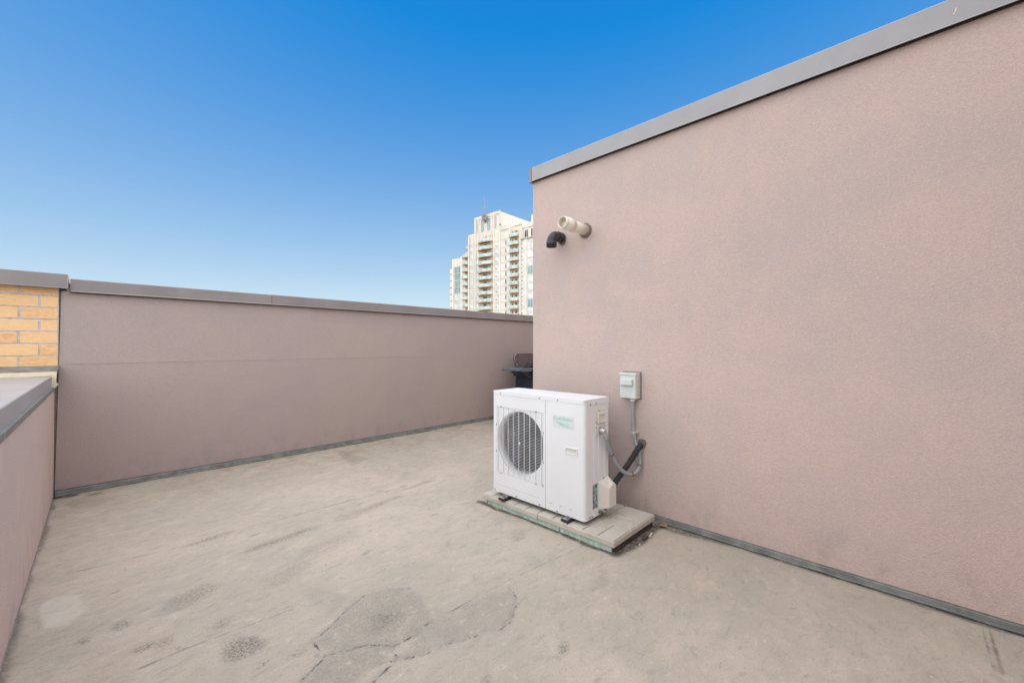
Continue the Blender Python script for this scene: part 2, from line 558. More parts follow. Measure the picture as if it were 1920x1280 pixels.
patch = np.maximum.reduce([sm(dA, -0.01, 0.03), 0.75 * sm(dB, -0.02, 0.03), 0.45 * sm(dLb, -0.03, 0.05)])
pale = sm(dO, -0.008, 0.012) * 0.8
scuff = np.maximum.reduce([0.95 * sm(dD, -0.02, 0.03), 0.55 * sm(dS, -0.02, 0.04)])
for (cx, cy, rx, ry, a, s) in [(0.40, 2.85, .16, .10, .3, .62), (0.97, 3.22, .30, .05, .15, .85), (1.55, 3.28, .22, .08, .1, .6), (1.75, 3.33, .16, .05, .2, .7),
                               (1.93, 3.36, .10, .04, .0, .6), (2.27, 3.50, .22, .035, .1, .6), (0.46, 2.46, .07, .05, .2, .5), (0.25, 2.50, .05, .06, .4, .5),
                               (0.12, 2.81, .04, .05, .4, .7), (-0.01, 2.78, .03, .04, .2, .7), (0.60, 3.58, .16, .03, .05, .8), (2.20, 2.06, .12, .06, .6, .4),
                               (1.15, 2.9, .30, .12, .4, .28), (0.85, 2.72, .2, .1, .3, .35), (2.1, 1.3, .1, .05, .4, .3), (1.05, 1.9, .12, .1, .5, .5)]:
    ca, sa = math.cos(a), math.sin(a)
    u_, v_ = (Wx - cx) * ca + (Wy - cy) * sa, -(Wx - cx) * sa + (Wy - cy) * ca
    scuff = np.maximum(scuff, s * sm(-np.hypot(u_ / rx, v_ / ry), -1.25, -0.35))
_r = random.Random(21)
for _ in range(60):
    cx, cy, rx = _r.uniform(-0.2, 2.9), _r.uniform(-0.1, 5.4), _r.uniform(.012, .06)
    if 2.35 < cx and 1.3 < cy < 2.8:
        continue
    a = _r.uniform(-.2, .5)
    ca, sa = math.cos(a), math.sin(a)
    u_, v_ = (Xg - cx) * ca + (Yg - cy) * sa, -(Xg - cx) * sa + (Yg - cy) * ca
    scuff = np.maximum(scuff, _r.uniform(.35, .9) * sm(-np.hypot(u_ / rx, v_ / (rx * _r.uniform(.25, .6))), -1.3, -0.3))
cr = [([(0.50, 1.55), (0.603, 1.801), (0.743, 1.876), (0.732, 2.01), (0.825, 2.051), (0.959, 2.13), (1.086, 2.172), (1.206, 2.128), (1.281, 2.043)], 0.0),
      ([(0.743, 1.876), (0.90, 1.80), (0.97, 1.72), (0.954, 1.63), (0.80, 1.58), (0.72, 1.50)], 0.0005),
      ([(1.677, 1.635), (1.623, 1.529), (1.465, 1.435), (1.378, 1.437)], -0.001),
      ([(0.918, 1.642), (1.045, 1.564), (1.16, 1.545), (1.297, 1.484)], -0.001),
      ([(1.21, 1.73), (1.10, 1.70), (0.98, 1.70)], -0.001),
      ([(2.40, 2.72), (2.30, 2.80), (2.24, 2.83)], 0.0), ([(-0.26, 3.05), (-0.20, 3.02)], 0.0)]
crack = np.full(Xg.shape, 9.0)
for pts, w in cr:
    crack = np.minimum(crack, seg_dist(Xg, Yg, pts) - w)
seam = np.full(Xg.shape, 9.0)
for pts in [[(-0.1, 3.66), (0.402, 3.60), (0.668, 3.615), (1.077, 3.595), (1.685, 3.585), (2.351, 3.526), (2.45, 3.50)],
            [(1.30, 1.715), (1.713, 1.704), (1.917, 1.675), (3.1, 1.55)], [(2.0, -0.262), (3.12, -0.252)], [(2.0, -0.285), (3.12, -0.275)],
            [(-0.26, 2.35), (0.3, 2.38), (0.75, 2.33)]]:
    seam = np.minimum(seam, seg_dist(Xg, Yg, pts))
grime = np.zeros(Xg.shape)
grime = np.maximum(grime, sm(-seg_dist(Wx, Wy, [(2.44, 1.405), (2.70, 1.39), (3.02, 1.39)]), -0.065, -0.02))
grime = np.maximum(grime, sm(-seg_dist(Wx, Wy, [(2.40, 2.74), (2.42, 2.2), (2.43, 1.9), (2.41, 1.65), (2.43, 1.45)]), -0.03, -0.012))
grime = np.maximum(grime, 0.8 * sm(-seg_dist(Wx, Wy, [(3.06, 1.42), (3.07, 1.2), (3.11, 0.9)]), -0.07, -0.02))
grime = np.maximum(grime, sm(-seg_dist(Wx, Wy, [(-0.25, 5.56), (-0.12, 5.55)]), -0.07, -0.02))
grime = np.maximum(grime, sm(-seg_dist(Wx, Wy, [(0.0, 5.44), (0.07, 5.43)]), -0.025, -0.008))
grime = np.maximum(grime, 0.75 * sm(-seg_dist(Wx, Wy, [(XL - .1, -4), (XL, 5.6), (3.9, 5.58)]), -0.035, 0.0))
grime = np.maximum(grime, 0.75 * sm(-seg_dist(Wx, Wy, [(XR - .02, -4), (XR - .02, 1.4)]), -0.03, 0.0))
silt = np.maximum(np.exp(-((YB - Yg) / 0.9) ** 2), 0.5 * np.exp(-((Xg - 2.4) / 0.7) ** 2 - ((Yg - 4.4) / 1.0) ** 2))
silt = np.maximum(silt, 0.35 * np.exp(-((Xg + .26) / 0.5) ** 2))
Z = (fbm(Xg, Yg, 1.1, 5) - 0.5) * 0.010 + (fbm(Xg * 0.6, Yg * 1.6, 5.5, 21, 4) - 0.5) * 0.006
Z += sm(dA, -0.006, 0.006) * (0.0045 + 0.006 * (fbm(Xg, Yg, 22, 77) - 0.4)) + sm(dB, -0.008, 0.012) * 0.002
Z += sm(dO, -0.006, 0.006) * 0.003 + np.exp(-(dO / 0.008) ** 2) * 0.003
Z -= np.exp(-(crack / 0.012) ** 2) * 0.003
Z += np.exp(-((seam - 0.004) / 0.01) ** 2) * 0.0012
Z += scuff * 0.003 * (vnoise(Xg, Yg, 45, 9) - 0.5)
Z *= sm(np.minimum(np.minimum(XR + 0.2 - Xg, Xg - XL + 0.3), 5.9 - Yg), 0.15, 0.3)
nx, ny = Xg.shape
verts = np.stack([Xg, Yg, Z], -1).reshape(-1, 3)
I = np.arange(nx * ny).reshape(nx, ny)
q = np.stack([I[:-1, :-1], I[1:, :-1], I[1:, 1:], I[:-1, 1:]], -1).reshape(-1, 4)
me = bpy.data.meshes.new('roof_floor')
me.vertices.add(len(verts))
me.vertices.foreach_set('co', verts.astype(np.float32).ravel())
me.loops.add(q.size)
me.loops.foreach_set('vertex_index', q.astype(np.int32).ravel())
me.polygons.add(len(q))
me.polygons.foreach_set('loop_start', np.arange(0, q.size, 4, dtype=np.int32))
me.polygons.foreach_set('use_smooth', np.ones(len(q), bool))
me.update(calc_edges=True)
for nm, arr in (('patch', patch), ('pale', pale), ('scuff', scuff), ('crack', crack), ('seam', seam), ('grime', grime), ('silt', silt)):
    a = me.attributes.new(nm, 'FLOAT', 'POINT')
    a.data.foreach_set('value', arr.astype(np.float32).ravel())
me.materials.append(M['floor'])
floor = bpy.data.objects.new('roof_floor', me)
C.objects.link(floor)
tag(floor, kind='structure')


def coping_profile(face, top, h, back, lip=0.012):
    """cross-section (across, z) of a folded metal cap: face = outer face, back = far side"""
    s = 1 if back > face else -1
    return [(face, top - h), (face, top - 0.003), (face + s * 0.003, top), (back, top + 0.012), (back, top - h), (back - s * 0.012, top - h),
            (back - s * 0.012, top - 0.02), (face + s * 0.012, top - 0.02), (face + s * 0.012, top - h)]


# ------------------------------------------------------------------ back wall
bw = thing('parapet_wall', (3.2, YB, 0), 'long low pink stucco wall across the back of the roof under a grey metal cap', 'wall')
# body behind the finish coat
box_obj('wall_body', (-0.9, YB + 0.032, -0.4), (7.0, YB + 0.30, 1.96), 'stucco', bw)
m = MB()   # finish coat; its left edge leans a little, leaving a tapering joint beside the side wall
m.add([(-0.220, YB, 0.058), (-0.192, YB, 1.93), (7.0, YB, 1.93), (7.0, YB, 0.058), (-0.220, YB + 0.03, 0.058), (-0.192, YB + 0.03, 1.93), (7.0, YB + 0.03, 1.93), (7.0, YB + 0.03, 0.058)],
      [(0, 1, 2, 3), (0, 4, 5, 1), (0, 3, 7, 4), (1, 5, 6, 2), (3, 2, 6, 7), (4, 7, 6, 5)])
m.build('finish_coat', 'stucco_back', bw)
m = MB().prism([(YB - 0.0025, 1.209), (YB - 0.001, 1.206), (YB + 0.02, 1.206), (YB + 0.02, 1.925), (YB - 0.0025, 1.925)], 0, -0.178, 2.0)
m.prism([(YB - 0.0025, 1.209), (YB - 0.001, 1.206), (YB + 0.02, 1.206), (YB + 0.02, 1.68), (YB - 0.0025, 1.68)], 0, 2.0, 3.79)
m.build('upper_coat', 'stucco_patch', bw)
box_obj('joint_sealant', (XL - 0.02, YB + 0.012, 0.01), (-0.17, YB + 0.031, 1.93), 'sealant_b', bw)
m = MB().tube([(-0.218, YB + 0.008, 0.05), (-0.215, YB + 0.010, 0.35), (-0.209, YB + 0.008, 0.8), (-0.204, YB + 0.010, 1.05), (-0.196, YB + 0.008, 1.5), (-0.188, YB + 0.009, 1.88)], [0.004, 0.005, 0.0035, 0.006, 0.004, 0.005], 8)
m.build('sealant_bead', 'sealant_b', bw)
# cap in three lengths with a lapped joint
for k, (a, b) in enumerate([(-0.137, 1.53), (1.534, 4.6), (4.604, 7.0)]):
    m = MB().prism([(y, z) for y, z in coping_profile(YB - 0.036, 2.0 + 0.0015 * (k % 2), 0.105, YB + 0.34)], 0, a, b)
    # kicked out drip edge
    m.prism([(YB - 0.036, 1.895), (YB - 0.05, 1.880), (YB - 0.047, 1.878), (YB - 0.033, 1.893)], 0, a, b)
    m.build('cap_flashing', 'coping', bw, 0.001)
box_obj('shadow_gap', (-0.14, YB - 0.010, 1.872), (7.0, YB + 0.0, 1.90), 'sealant', bw)  # dark strip painted in as the shade under the cap
# base flashing at the foot
m = MB().prism([(YB + 0.022, 0.060), (YB + 0.006, 0.052), (YB - 0.001, 0.040), (YB - 0.004, 0.014), (YB - 0.012, -0.006), (YB + 0.02, -0.006)], 0, XL + 0.01, 7.0)
m.build('base_flashing', 'galv', bw)
m = MB()
px_ = XL + 0.02
pts = []
while px_ < 3.9:
    pts.append((px_, YB - 0.012 + random.uniform(-.003, .003), 0.000 + random.uniform(-.002, .002)))
    px_ += 0.09
m.tube(pts, [random.uniform(.003, .007) for _ in pts], 6)
m.build('sealant_line', 'sealant', bw)

# ------------------------------------------------------------------ brick pier that carries on to the left of the back wall
bp = thing('brick_pier', (-0.6, YB, 1.1), 'orange brick wall end with pale mortar joints under its own grey metal cap', 'brick wall')
box_obj('mortar_bed', (-1.6, YB - 0.0065, 1.13), (-0.207, YB + 0.031, 1.93), 'mortar', bp)
bh, bj, bl = 0.0965, 0.0125, 0.222
rows = []
z = 1.887 - 0.040
k = 0
zrow = 1.888 - 0.012 - bh + 0.060
bmesh_cache = {}
while zrow > 1.06:
    z0, z1 = max(zrow, 1.185), min(zrow + bh, 1.93)
    if z1 - z0 > 0.012:
        x1 = -0.212
        first = 0.104 if k % 2 == 1 else bl
        while x1 > -1.5:
            w = first
            first = bl
            key = (round(w, 3), round(z1 - z0, 3))
            jz, jx = random.uniform(-.0015, .0015), random.uniform(-.0015, .0015)
            if key not in bmesh_cache:
                o = box_obj('brick', (x1 - w, YB - 0.010, z0), (x1, YB + 0.01, z1), 'brick', bp, 0.0022)
                bmesh_cache[key] = (o, x1, z0)
            else:
                src, sx, sz = bmesh_cache[key]
                o = src.copy()
                C.objects.link(o)
                o.parent = bp
                o.matrix_parent_inverse = Matrix.Translation(-bp.location)
                o.location = (x1 - sx + jx, random.uniform(-.002, .002), z0 - sz + jz)
            x1 -= w + 0.013 + random.uniform(-.001, .002)
    zrow -= bh + bj
    k += 1
m = MB().prism(coping_profile(YB - 0.072, 2.034, 0.118, YB + 0.34), 0, -1.6, -0.153)
m.prism([(YB - 0.072, 1.916), (YB - 0.083, 1.905), (YB - 0.080, 1.902), (YB - 0.069, 1.914)], 0, -1.6, -0.153)
m.build('cap_flashing', 'coping', bp, 0.001)
m = MB().prism([(YB - 0.0735, 1.912), (YB - 0.0735, 2.0355), (YB + 0.32, 2.045), (YB + 0.32, 1.98), (YB - 0.04, 1.98), (YB - 0.04, 1.925)], 0, -0.1525, -0.1505)
m.build('cap_end', 'cream', bp)  # cream sheet paints sunlight onto the end of the cap
box_obj('shadow_gap', (-1.6, YB - 0.004, 1.885), (-0.16, YB + 0.0, 1.905), 'sealant', bp)  # dark strip stands for the shade below the brick cap

# ------------------------------------------------------------------ left wall (runs very slightly out of square)
lw = thing('side_parapet', (XL, 1.0, 0), 'low pink stucco side wall with a broad grey metal top, running towards the brick', 'wall')


def skew(mb):
    mb.v = [(x + 0.0112 * (y - YB), y, z) for x, y, z in mb.v]
    return mb


YE = YB - 0.16
skew(MB().box((XL - 0.62, Y0, -0.4), (XL, YB + 0.03, 1.0))).build('wall_body', 'stucco', lw)
m = MB().prism([(XL - 0.010, 1.012), (XL - 0.010, 1.104), (XL - 0.014, 1.108), (XL - 0.66, 1.124), (XL - 0.66, 1.03), (XL - 0.022, 1.03), (XL - 0.022, 1.012)], 1, Y0, YE)
skew(m).build('cap_flashing', 'coping_b', lw, 0.001)
m = MB().prism([(XL - 0.05, 0.978), (XL + 0.006, 0.978), (XL + 0.006, 1.011), (XL - 0.05, 1.022)], 1, Y0, YB - 0.03)
skew(m).build('cleat_strip', 'galv', lw)
skew(MB().box((XL - 0.60, YE + 0.02, 1.0), (XL - 0.004, YB + 0.03, 1.10))).build('wall_upstand', 'galv', lw)
# raised end flashing where the cap meets the brick: cream strip, metal with sunlight put into its tone, grey step flashing above it
m = MB()
m.box((XL - 0.66, YE + 0.001, 1.112), (XL + 0.020, YE + 0.005, 1.150))
m.prism([(XL - 0.012, 1.113), (XL + 0.020, 1.113), (XL + 0.017, 1.060), (XL + 0.032, 1.036), (XL + 0.004, 0.996), (XL - 0.010, 1.012)], 1, YE + 0.001, YE + 0.005)
skew(m).build('end_flashing', 'cream', lw)
m = MB().add([(XL - 0.66, YE + 0.003, 1.151), (XL + 0.022, YE + 0.003, 1.151), (XL + 0.028, YB - 0.006, 1.200), (XL - 0.66, YB - 0.006, 1.200),
              (XL - 0.66, YB - 0.001, 1.151), (XL + 0.028, YB - 0.001, 1.151)], [(0, 1, 2, 3), (0, 4, 5, 1), (1, 5, 2)])
m.build('step_flashing', 'galv', lw)
m = MB().prism([(YE + 0.006, 1.150), (YB - 0.004, 1.199), (YB - 0.004, 0.985), (YE + 0.06, 0.985), (YE + 0.006, 1.03)], 0, XL + 0.008, XL + 0.0115)
m.build('corner_flashing', 'galv', lw)
m = MB()
pts, py_ = [], Y0
while py_ < YB - 0.03:
    pts.append((XL + 0.002 + random.uniform(-.002, .002), py_, 0.0))
    py_ += 0.12
m.tube(pts, 0.005, 6)
skew(m).build('sealant_line', 'sealant_b', lw)

# ------------------------------------------------------------------ right hand building
rb = thing('stair_building', (XR, 0, 0), 'tall pink stucco building side filling the right, grey metal edge along its roof', 'building')
box_obj('wall_body', (XR + 0.02, Y0 - 2, -0.4), (9.0, YC - 0.0, 3.10), 'stucco', rb)
box_obj('finish_coat', (XR, Y0 - 2, 0.046), (XR + 0.0195, YC - 0.001, 3.10), 'stucco', rb, 0.004)
m = MB().prism([(XR - 0.030, 3.040), (XR - 0.030, 3.170), (XR - 0.026, 3.174), (XR + 0.4, 3.19), (XR + 0.4, 3.12), (XR - 0.018, 3.12), (XR - 0.018, 3.04)], 1, Y0 - 2, YC - 0.012)
m.prism([(XR - 0.030, 3.042), (XR - 0.041, 3.030), (XR - 0.038, 3.027), (XR - 0.026, 3.040)], 1, Y0 - 2, YC + 0.02)
m.build('roof_edge_flashing', 'coping_b', rb, 0.001)
m = MB().prism([(XR - 0.034, 3.030), (XR - 0.034, 3.176), (XR + 0.4, 3.195), (XR + 0.4, 3.03)], 1, YC - 0.010, YC + 0.022)
m.build('corner_cap', 'coping', rb, 0.0015)
box_obj('shadow_gap', (XR - 0.010, Y0 - 2, 3.030), (XR + 0.0, YC - 0.002, 3.05), 'sealant', rb)  # dark strip drawn as the shadow line under the roof edge
MB().add([(XR - 0.0312, -0.186, 3.083), (XR - 0.0312, -0.178, 3.084), (XR - 0.0312, -0.189, 3.114), (XR - 0.0312, -0.195, 3.113)], [(0, 1, 2, 3)]).build('paint_scratch', 'flake', rb)
m = MB().prism([(XR + 0.018, 0.050), (XR + 0.006, 0.044), (XR + 0.000, 0.034), (XR - 0.003, 0.014), (XR - 0.010, -0.004), (XR + 0.018, -0.004)], 1, Y0 - 2, YC)
m.build('base_flashing', 'galv', rb)
m = MB()
pts, py_ = [], Y0
while py_ < 1.45:
    pts.append((XR - 0.010 + random.uniform(-.004, .002), py_, random.uniform(-.003, .001)))
    py_ += 0.08
m.tube(pts, [random.uniform(.004, .009) for _ in pts], 6)
m.build('sealant_line', 'sealant', rb)
# added unseen block beyond the corner, put there to shade the roof
box_obj('rear_wing', (7.02, YC, -12), (16, 5.93, 5.2), 'stucco', rb)


# added unseen block behind the camera, keeps light off the back wall
box_obj('near_wing', (-0.9, Y0 - 2, -0.4), (XR - 0.002, -1.35, 4.6), 'stucco', rb)


# ------------------------------------------------------------------ slabs under the condenser
def slab(y0, y1, label, dz, rot):
    x0, x1 = 2.412, 3.02
    zt = 0.088 + dz
    cx, cy = (x0 + x1) / 2, (y0 + y1) / 2
    root = thing('concrete_paver', (cx, cy, 0), label, 'paving slab', 'concrete slabs under the heat pump')
    box_obj('slab_body', (x0, y0, zt - 0.047), (x1, y1, zt - 0.008), 'paver', root, 0.005)
    return root, zt, (x0, x1, y0, y1)


def faces(root, zt, cells):
    for (a, b, c, d) in cells:
        g = 0.0045
        z_ = zt + random.uniform(-.0008, .0008)
        m = MB()
        x0, x1, y0, y1 = a + g, b - g, c + g, d - g
        e = 0.003
        m.add([(x0, y0, zt - .0085), (x1, y0, zt - .0085), (x1, y1, zt - .0085), (x0, y1, zt - .0085),
               (x0 + e, y0 + e, z_), (x1 - e, y0 + e, z_), (x1 - e, y1 - e, z_), (x0 + e, y1 - e, z_)],
              [(4, 5, 6, 7), (0, 1, 5, 4), (1, 2, 6, 5), (2, 3, 7, 6), (3, 0, 4, 7)])
        m.build('cast_tile', 'paver', root)


rA, zA, A = slab(2.070, 2.700, 'textured concrete slab under the fan half of the heat pump, farther from the camera', -0.004, 0)
rB, zB, B = slab(1.402, 2.062, 'textured concrete slab whose bare end sticks out beside the cable end of the heat pump', 0.002, 0)


def tile_layout(x0, x1, y0, y1):
    W = x1 - x0
    t = W / 3.0
    ys_ = [y0, y0 + 0.125, y0 + 0.25, y0 + 0.385, y0 + 0.52, y1]
    cells = [(x0, x0 + 1.15 * t, y0, ys_[1]), (x0, x0 + 1.15 * t, ys_[1], ys_[2])]
    e = [x0 + 1.15 * t, x0 + 1.62 * t, x0 + 2.1 * t, x1]
    cells += [(e[i], e[i + 1], y0, ys_[2]) for i in range(3)]
    cells += [(x0, e[1], ys_[2], ys_[3]), (x0, e[1], ys_[3], ys_[4]), (e[1], x1, ys_[2], ys_[2] + 0.12), (e[1], x0 + 2.4 * t, ys_[2] + 0.12, ys_[4]), (x0 + 2.4 * t, x1, ys_[2] + 0.12, ys_[4])]
    cells += [(x0, e[0], ys_[4], y1), (e[0], e[2], ys_[4], y1), (e[2], x1, ys_[4], y1)]
    return cells


faces(rB, zB, tile_layout(*B))
x0, x1, y0, y1 = A
yy = [y0, y0 + 0.125, y0 + 0.25, y0 + 0.52, y1]
cl = []
for i in range(4):
    cuts = [x0, x0 + 0.2, x0 + 0.4, x1] if i % 2 else [x0, x0 + 0.3, x1]
    cl += [(cuts[j], cuts[j + 1], yy[i], yy[i + 1]) for j in range(len(cuts) - 1)]
faces(rA, zA, cl)
# foam boards beneath
for i, (a, b, lab) in enumerate([(1.437, 1.868, 'pale green foam board strip under the bare end of the concrete slabs'), (1.874, 2.655, 'longer pale green foam board strip under the far concrete slab')]):
    m = MB()
    n = 26
    for k in range(n):
        ya, yb_ = a + (b - a) * k / n, a + (b - a) * (k + 1) / n
        j0 = 2.4375 + random.uniform(-.0018, .0018)
        m.box((j0, ya, -0.004), (2.98, yb_ + 0.0003 * (k % 2), 0.0335 + random.uniform(-.0015, .001)))
    o = m.build('foam_board', 'foamboard')
    tag(o, lab, 'foam board', 'foam boards under the slabs')
o = MB().box((2.452, 1.412, -0.004), (3.0, 2.68, 0.0305)).build('bedding', 'lump')  # dark block fills the gap under the slabs
tag(o, 'dark dirty bedding layer squeezed between the roof and the concrete slabs', 'bedding')


# ------------------------------------------------------------------ heat pump
AX, AXB = 2.46, 2.775          # front and back of the case
AY, AYF = 1.66, 2.608          # cable end, fan end
AZ, AZT = 0.122, 0.986
hp = thing('heat_pump', (2.6, 2.13, 0.088), 'white outdoor heat pump with a round fan grille standing on concrete slabs', 'heat pump')
YS = 2.024                      # seam between the fan half and the closed half
# case: front fan panel with a round opening
R_, cy_, cz_ = 0.262, 2.302, 0.578
gy0, gy1, gz0, gz1 = 2.046, 2.572, 0.288, 0.857


def panel_with_hole(y0, y1, z0, z1, cy, cz, r, xf, xb, n=64):
    ang = [2 * math.pi * k / n for k in range(n)]
    ci = [(cy + r * math.cos(a), cz + r * math.sin(a)) for a in ang]
    ou = []
    for a in ang:
        c_, s_ = math.cos(a), math.sin(a)
        t = min([((y1 if c_ > 0 else y0) - cy) / c_ if abs(c_) > 1e-6 else 9, ((z1 if s_ > 0 else z0) - cz) / s_ if abs(s_) > 1e-6 else 9])
        ou.append((cy + t * c_, cz + t * s_))
    # pull the nearest samples into the corners
    for (qy, qz) in ((y0, z0), (y1, z0), (y0, z1), (y1, z1)):
        k = min(range(n), key=lambda k: (ou[k][0] - qy) ** 2 + (ou[k][1] - qz) ** 2)
        ou[k] = (qy, qz)
    vs = [(xf, *p) for p in ou] + [(xf, *p) for p in ci] + [(xb, *p) for p in ou] + [(xb, *p) for p in ci]
    fs = []
    for k in range(n):
        j = (k + 1) % n
        fs += [(k, j, n + j, n + k), (2 * n + j, 2 * n + k, 3 * n + k, 3 * n + j), (n + k, n + j, 3 * n + j, 3 * n + k), (j, k, 2 * n + k, 2 * n + j)]
    return vs, fs


m = MB()
# frame around the recessed grille field
m.box((AX, YS + 0.001, AZ), (AX + 0.012, AYF, gz0))
m.box((AX, YS + 0.001, gz1), (AX + 0.012, AYF, AZT - 0.004))
m.box((AX, YS + 0.001, gz0), (AX + 0.012, gy0, gz1))
m.box((AX, gy1, gz0), (AX + 0.012, AYF, gz1))
m.build('front_panel', 'white', hp)
vs, fs = panel_with_hole(gy0, gy1, gz0, gz1, cy_, cz_, R_, AX + 0.0048, AX + 0.013)
MB().add(vs, fs).build('grille_backing', 'white', hp)
# closed half of the case with rounded vertical corner
prof = []
rc = 0.022
for k in range(7):
    a = math.radians(180 + 90 * k / 6)
    prof.append((AX + rc + rc * math.cos(a), AY + rc + rc * math.sin(a)))
prof = [(AX, YS - 0.001)] + prof + [(AXB, AY), (AXB, AY + 0.012), (AX + 0.03, AY + 0.012), (AX + 0.012, AY + 0.03), (AX + 0.012, YS - 0.001)]
nP = len(prof)
vs = [(x, y, AZ + 0.0) for x, y in prof] + [(x, y, AZT - 0.004) for x, y in prof]
fs = [tuple(range(nP)), tuple(range(2 * nP - 1, nP - 1, -1))] + [(i, i + nP, (i + 1) % nP + nP, (i + 1) % nP) for i in range(nP)]
m = MB().add(vs, fs)
side = m.build('corner_panel', 'white', hp)
box_obj('end_panel', (AX + 0.0125, AYF - 0.012, AZ), (AXB, AYF, AZT - 0.004), 'white', hp)
box_obj('base_tray', (AX + 0.013, AY + 0.013, AZ - 0.006), (AXB - 0.001, AYF - 0.013, AZ + 0.012), 'galv', hp)
box_obj('partition', (AX + 0.014, YS - 0.02, AZ + .013), (AXB - 0.03, YS - 0.014, AZT - .012), 'dark', hp)
# rear coil
m = MB()
for k in range(40):
    yk = 2.03 + k * 0.014
    m.box((AXB - 0.028, yk, AZ + 0.02), (AXB - 0.006, yk + 0.0035, AZT - 0.02))
m.build('coil_fins', 'fan', hp)['kind'] = 'stuff'
box_obj('coil_backing', (AXB - 0.0058, YS, AZ + 0.015), (AXB - 0.001, AYF - 0.013, AZT - 0.012), 'dark', hp)
# lid with a folded edge
m = MB()
m.box((AX - 0.003, AY - 0.003, AZT - 0.004), (AXB + 0.003, AYF + 0.003, AZT + 0.004))
m.box((AX - 0.0030, AY + 0.010, AZT - 0.028), (AX - 0.0008, AYF - 0.004, AZT - 0.004))
m.box((AX + 0.03, AY - 0.0030, AZT - 0.040), (AXB + 0.002, AY - 0.0008, AZT - 0.004))
m.build('lid', 'white', hp, 0.003)
# grille bars: fine horizontal wires over the whole field, verticals in front
m = MB()
n = 46
for k in range(n):
    zc = gz0 + 0.006 + (gz1 - gz0 - 0.012) * k / (n - 1)
    m.box((AX + 0.0015, gy0 + 0.004, zc - 0.0009), (AX + 0.0034, gy1 - 0.004, zc + 0.0009))
for k in range(9):
    yc = gy0 + 0.020 + (gy1 - gy0 - 0.040) * k / 8
    m.box((AX - 0.0015, yc - 0.0016, gz0 + 0.003), (AX + 0.0035, yc + 0.0016, gz1 - 0.003))
for (a, b, c, d) in ((gy0, gy0 + .004, gz0, gz1), (gy1 - .004, gy1, gz0, gz1), (gy0, gy1, gz0, gz0 + .004), (gy0, gy1, gz1 - .004, gz1)):
    m.box((AX - 0.001, a + .0012, c + .0012), (AX + 0.006, b - .0012, d - .0012))
o = m.build('fan_grille', 'grille', hp)
m = MB().tube([(AX - 0.002, cy_, cz_), (AX + 0.004, cy_, cz_)], 0.009, 16)
m.build('grille_hub', 'grille', o)
for (yy_, zz_) in ((gy1 - .055, gz1), (gy0 + .075, gz1), (gy1 - .055, gz0), (gy0 + .075, gz0)):
    MB().box((AX - 0.0022, yy_ - .011, zz_ - .0025), (AX + 0.003, yy_ + .011, zz_ + .0025)).build('grille_clip', 'screw', o)
for (yy_, zz_) in ((gy1, 0.70), (gy1, 0.47), (gy0, 0.70), (gy0, 0.47), (gy0 + .003, gz0 + .003)):
    MB().box((AX - 0.0022, yy_ - .0022, zz_ - .009), (AX + 0.003, yy_ + .0022, zz_ + .009)).build('grille_clip', 'screw', o)
# fan shroud, blades, motor
m = MB().pipe([(AX + 0.0135, cy_, cz_), (AX + 0.03, cy_, cz_), (AX + 0.10, cy_, cz_)], [R_ + 0.002, R_ - 0.006, R_ - 0.010], 0.004, 48)
m.build('fan_shroud', 'grille', hp)
fan = MB().tube([(AX + 0.03, cy_, cz_), (AX + 0.036, cy_, cz_), (AX + 0.085, cy_, cz_)], [0.025, 0.05, 0.05], 24).build('fan', 'fan', hp)
for b_ in range(3):
    a0 = math.radians(30 + 120 * b_)
    vs, fs = [], []
    nr, na = 5, 7
    for i in range(nr + 1):
        r_ = 0.045 + (0.238 - 0.045) * i / nr
        for j in range(na + 1):
            t = j / na
            a = a0 + math.radians(78 * t + 16 * i / nr)
            vs.append((AX + 0.045 + 0.045 * t + 0.006 * math.sin(3 * t), cy_ + r_ * math.cos(a), cz_ + r_ * math.sin(a)))
    for i in range(nr):
        for j in range(na):
            p = i * (na + 1) + j
            fs.append((p, p + 1, p + na + 2, p + na + 1))
    mb = MB().add(vs, fs, True)
    bl_ = mb.build('blade', 'fan', fan)
    sdm = bl_.modifiers.new('thick', 'SOLIDIFY')
    sdm.thickness = 0.003
# closed seams pressed into the fan panel bottom
MB().box((AX - 0.0022, 2.085, 0.1885), (AX - 0.0004, 2.585, 0.1905)).build('pressed_rib', 'grille', hp)
MB().box((AX - 0.0022, 2.085, 0.150), (AX - 0.0004, 2.585, 0.1515)).build('pressed_rib', 'grille', hp)
m = MB()
m.box((AX - 0.0006, 2.085, 0.1865), (AX + 0.0004, 2.585, 0.1885))
m.box((AX - 0.0005, YS - 0.0011, AZ + .004), (AX + 0.002, YS + 0.0011, AZT - 0.03))
for (a, b, zz_) in ((1.955, 1.985, .178), (1.865, 1.895, .178), (1.77, 1.80, .178)):
    m.box((AX - 0.0006, a, zz_), (AX + 0.0004, b, zz_ + .0022))
m.build('shadow_line', 'galv', hp)
# recessed pull on the closed half
pull = MB()
for (a, b, c, d) in ((1.724, 1.832, .626, .632), (1.724, 1.832, .585, .591), (1.724, 1.730, .591, .626), (1.826, 1.832, .591, .626)):
    pull.box((AX - 0.006, a, c), (AX + 0.001, b, d))
pull = pull.build('pull_recess', 'grille', hp, 0.001)
MB().add([(AX - 0.0006, 1.730, .591), (AX - 0.0006, 1.826, .591), (AX - 0.0022, 1.826, .607), (AX - 0.0022, 1.730, .607)], [(0, 1, 2, 3)]).build('pull_lip', 'plastic', pull)
MB().box((AX - 0.0008, 1.730, .591), (AX - 0.0001, 1.826, .626)).build('pull_back', 'boxgrey', pull)
# badge with wordmark and swoosh
badge = MB().box((AX - 0.0010, 1.751, 0.764), (AX - 0.0001, 1.949, 0.856)).build('brand_badge', 'badge', hp)


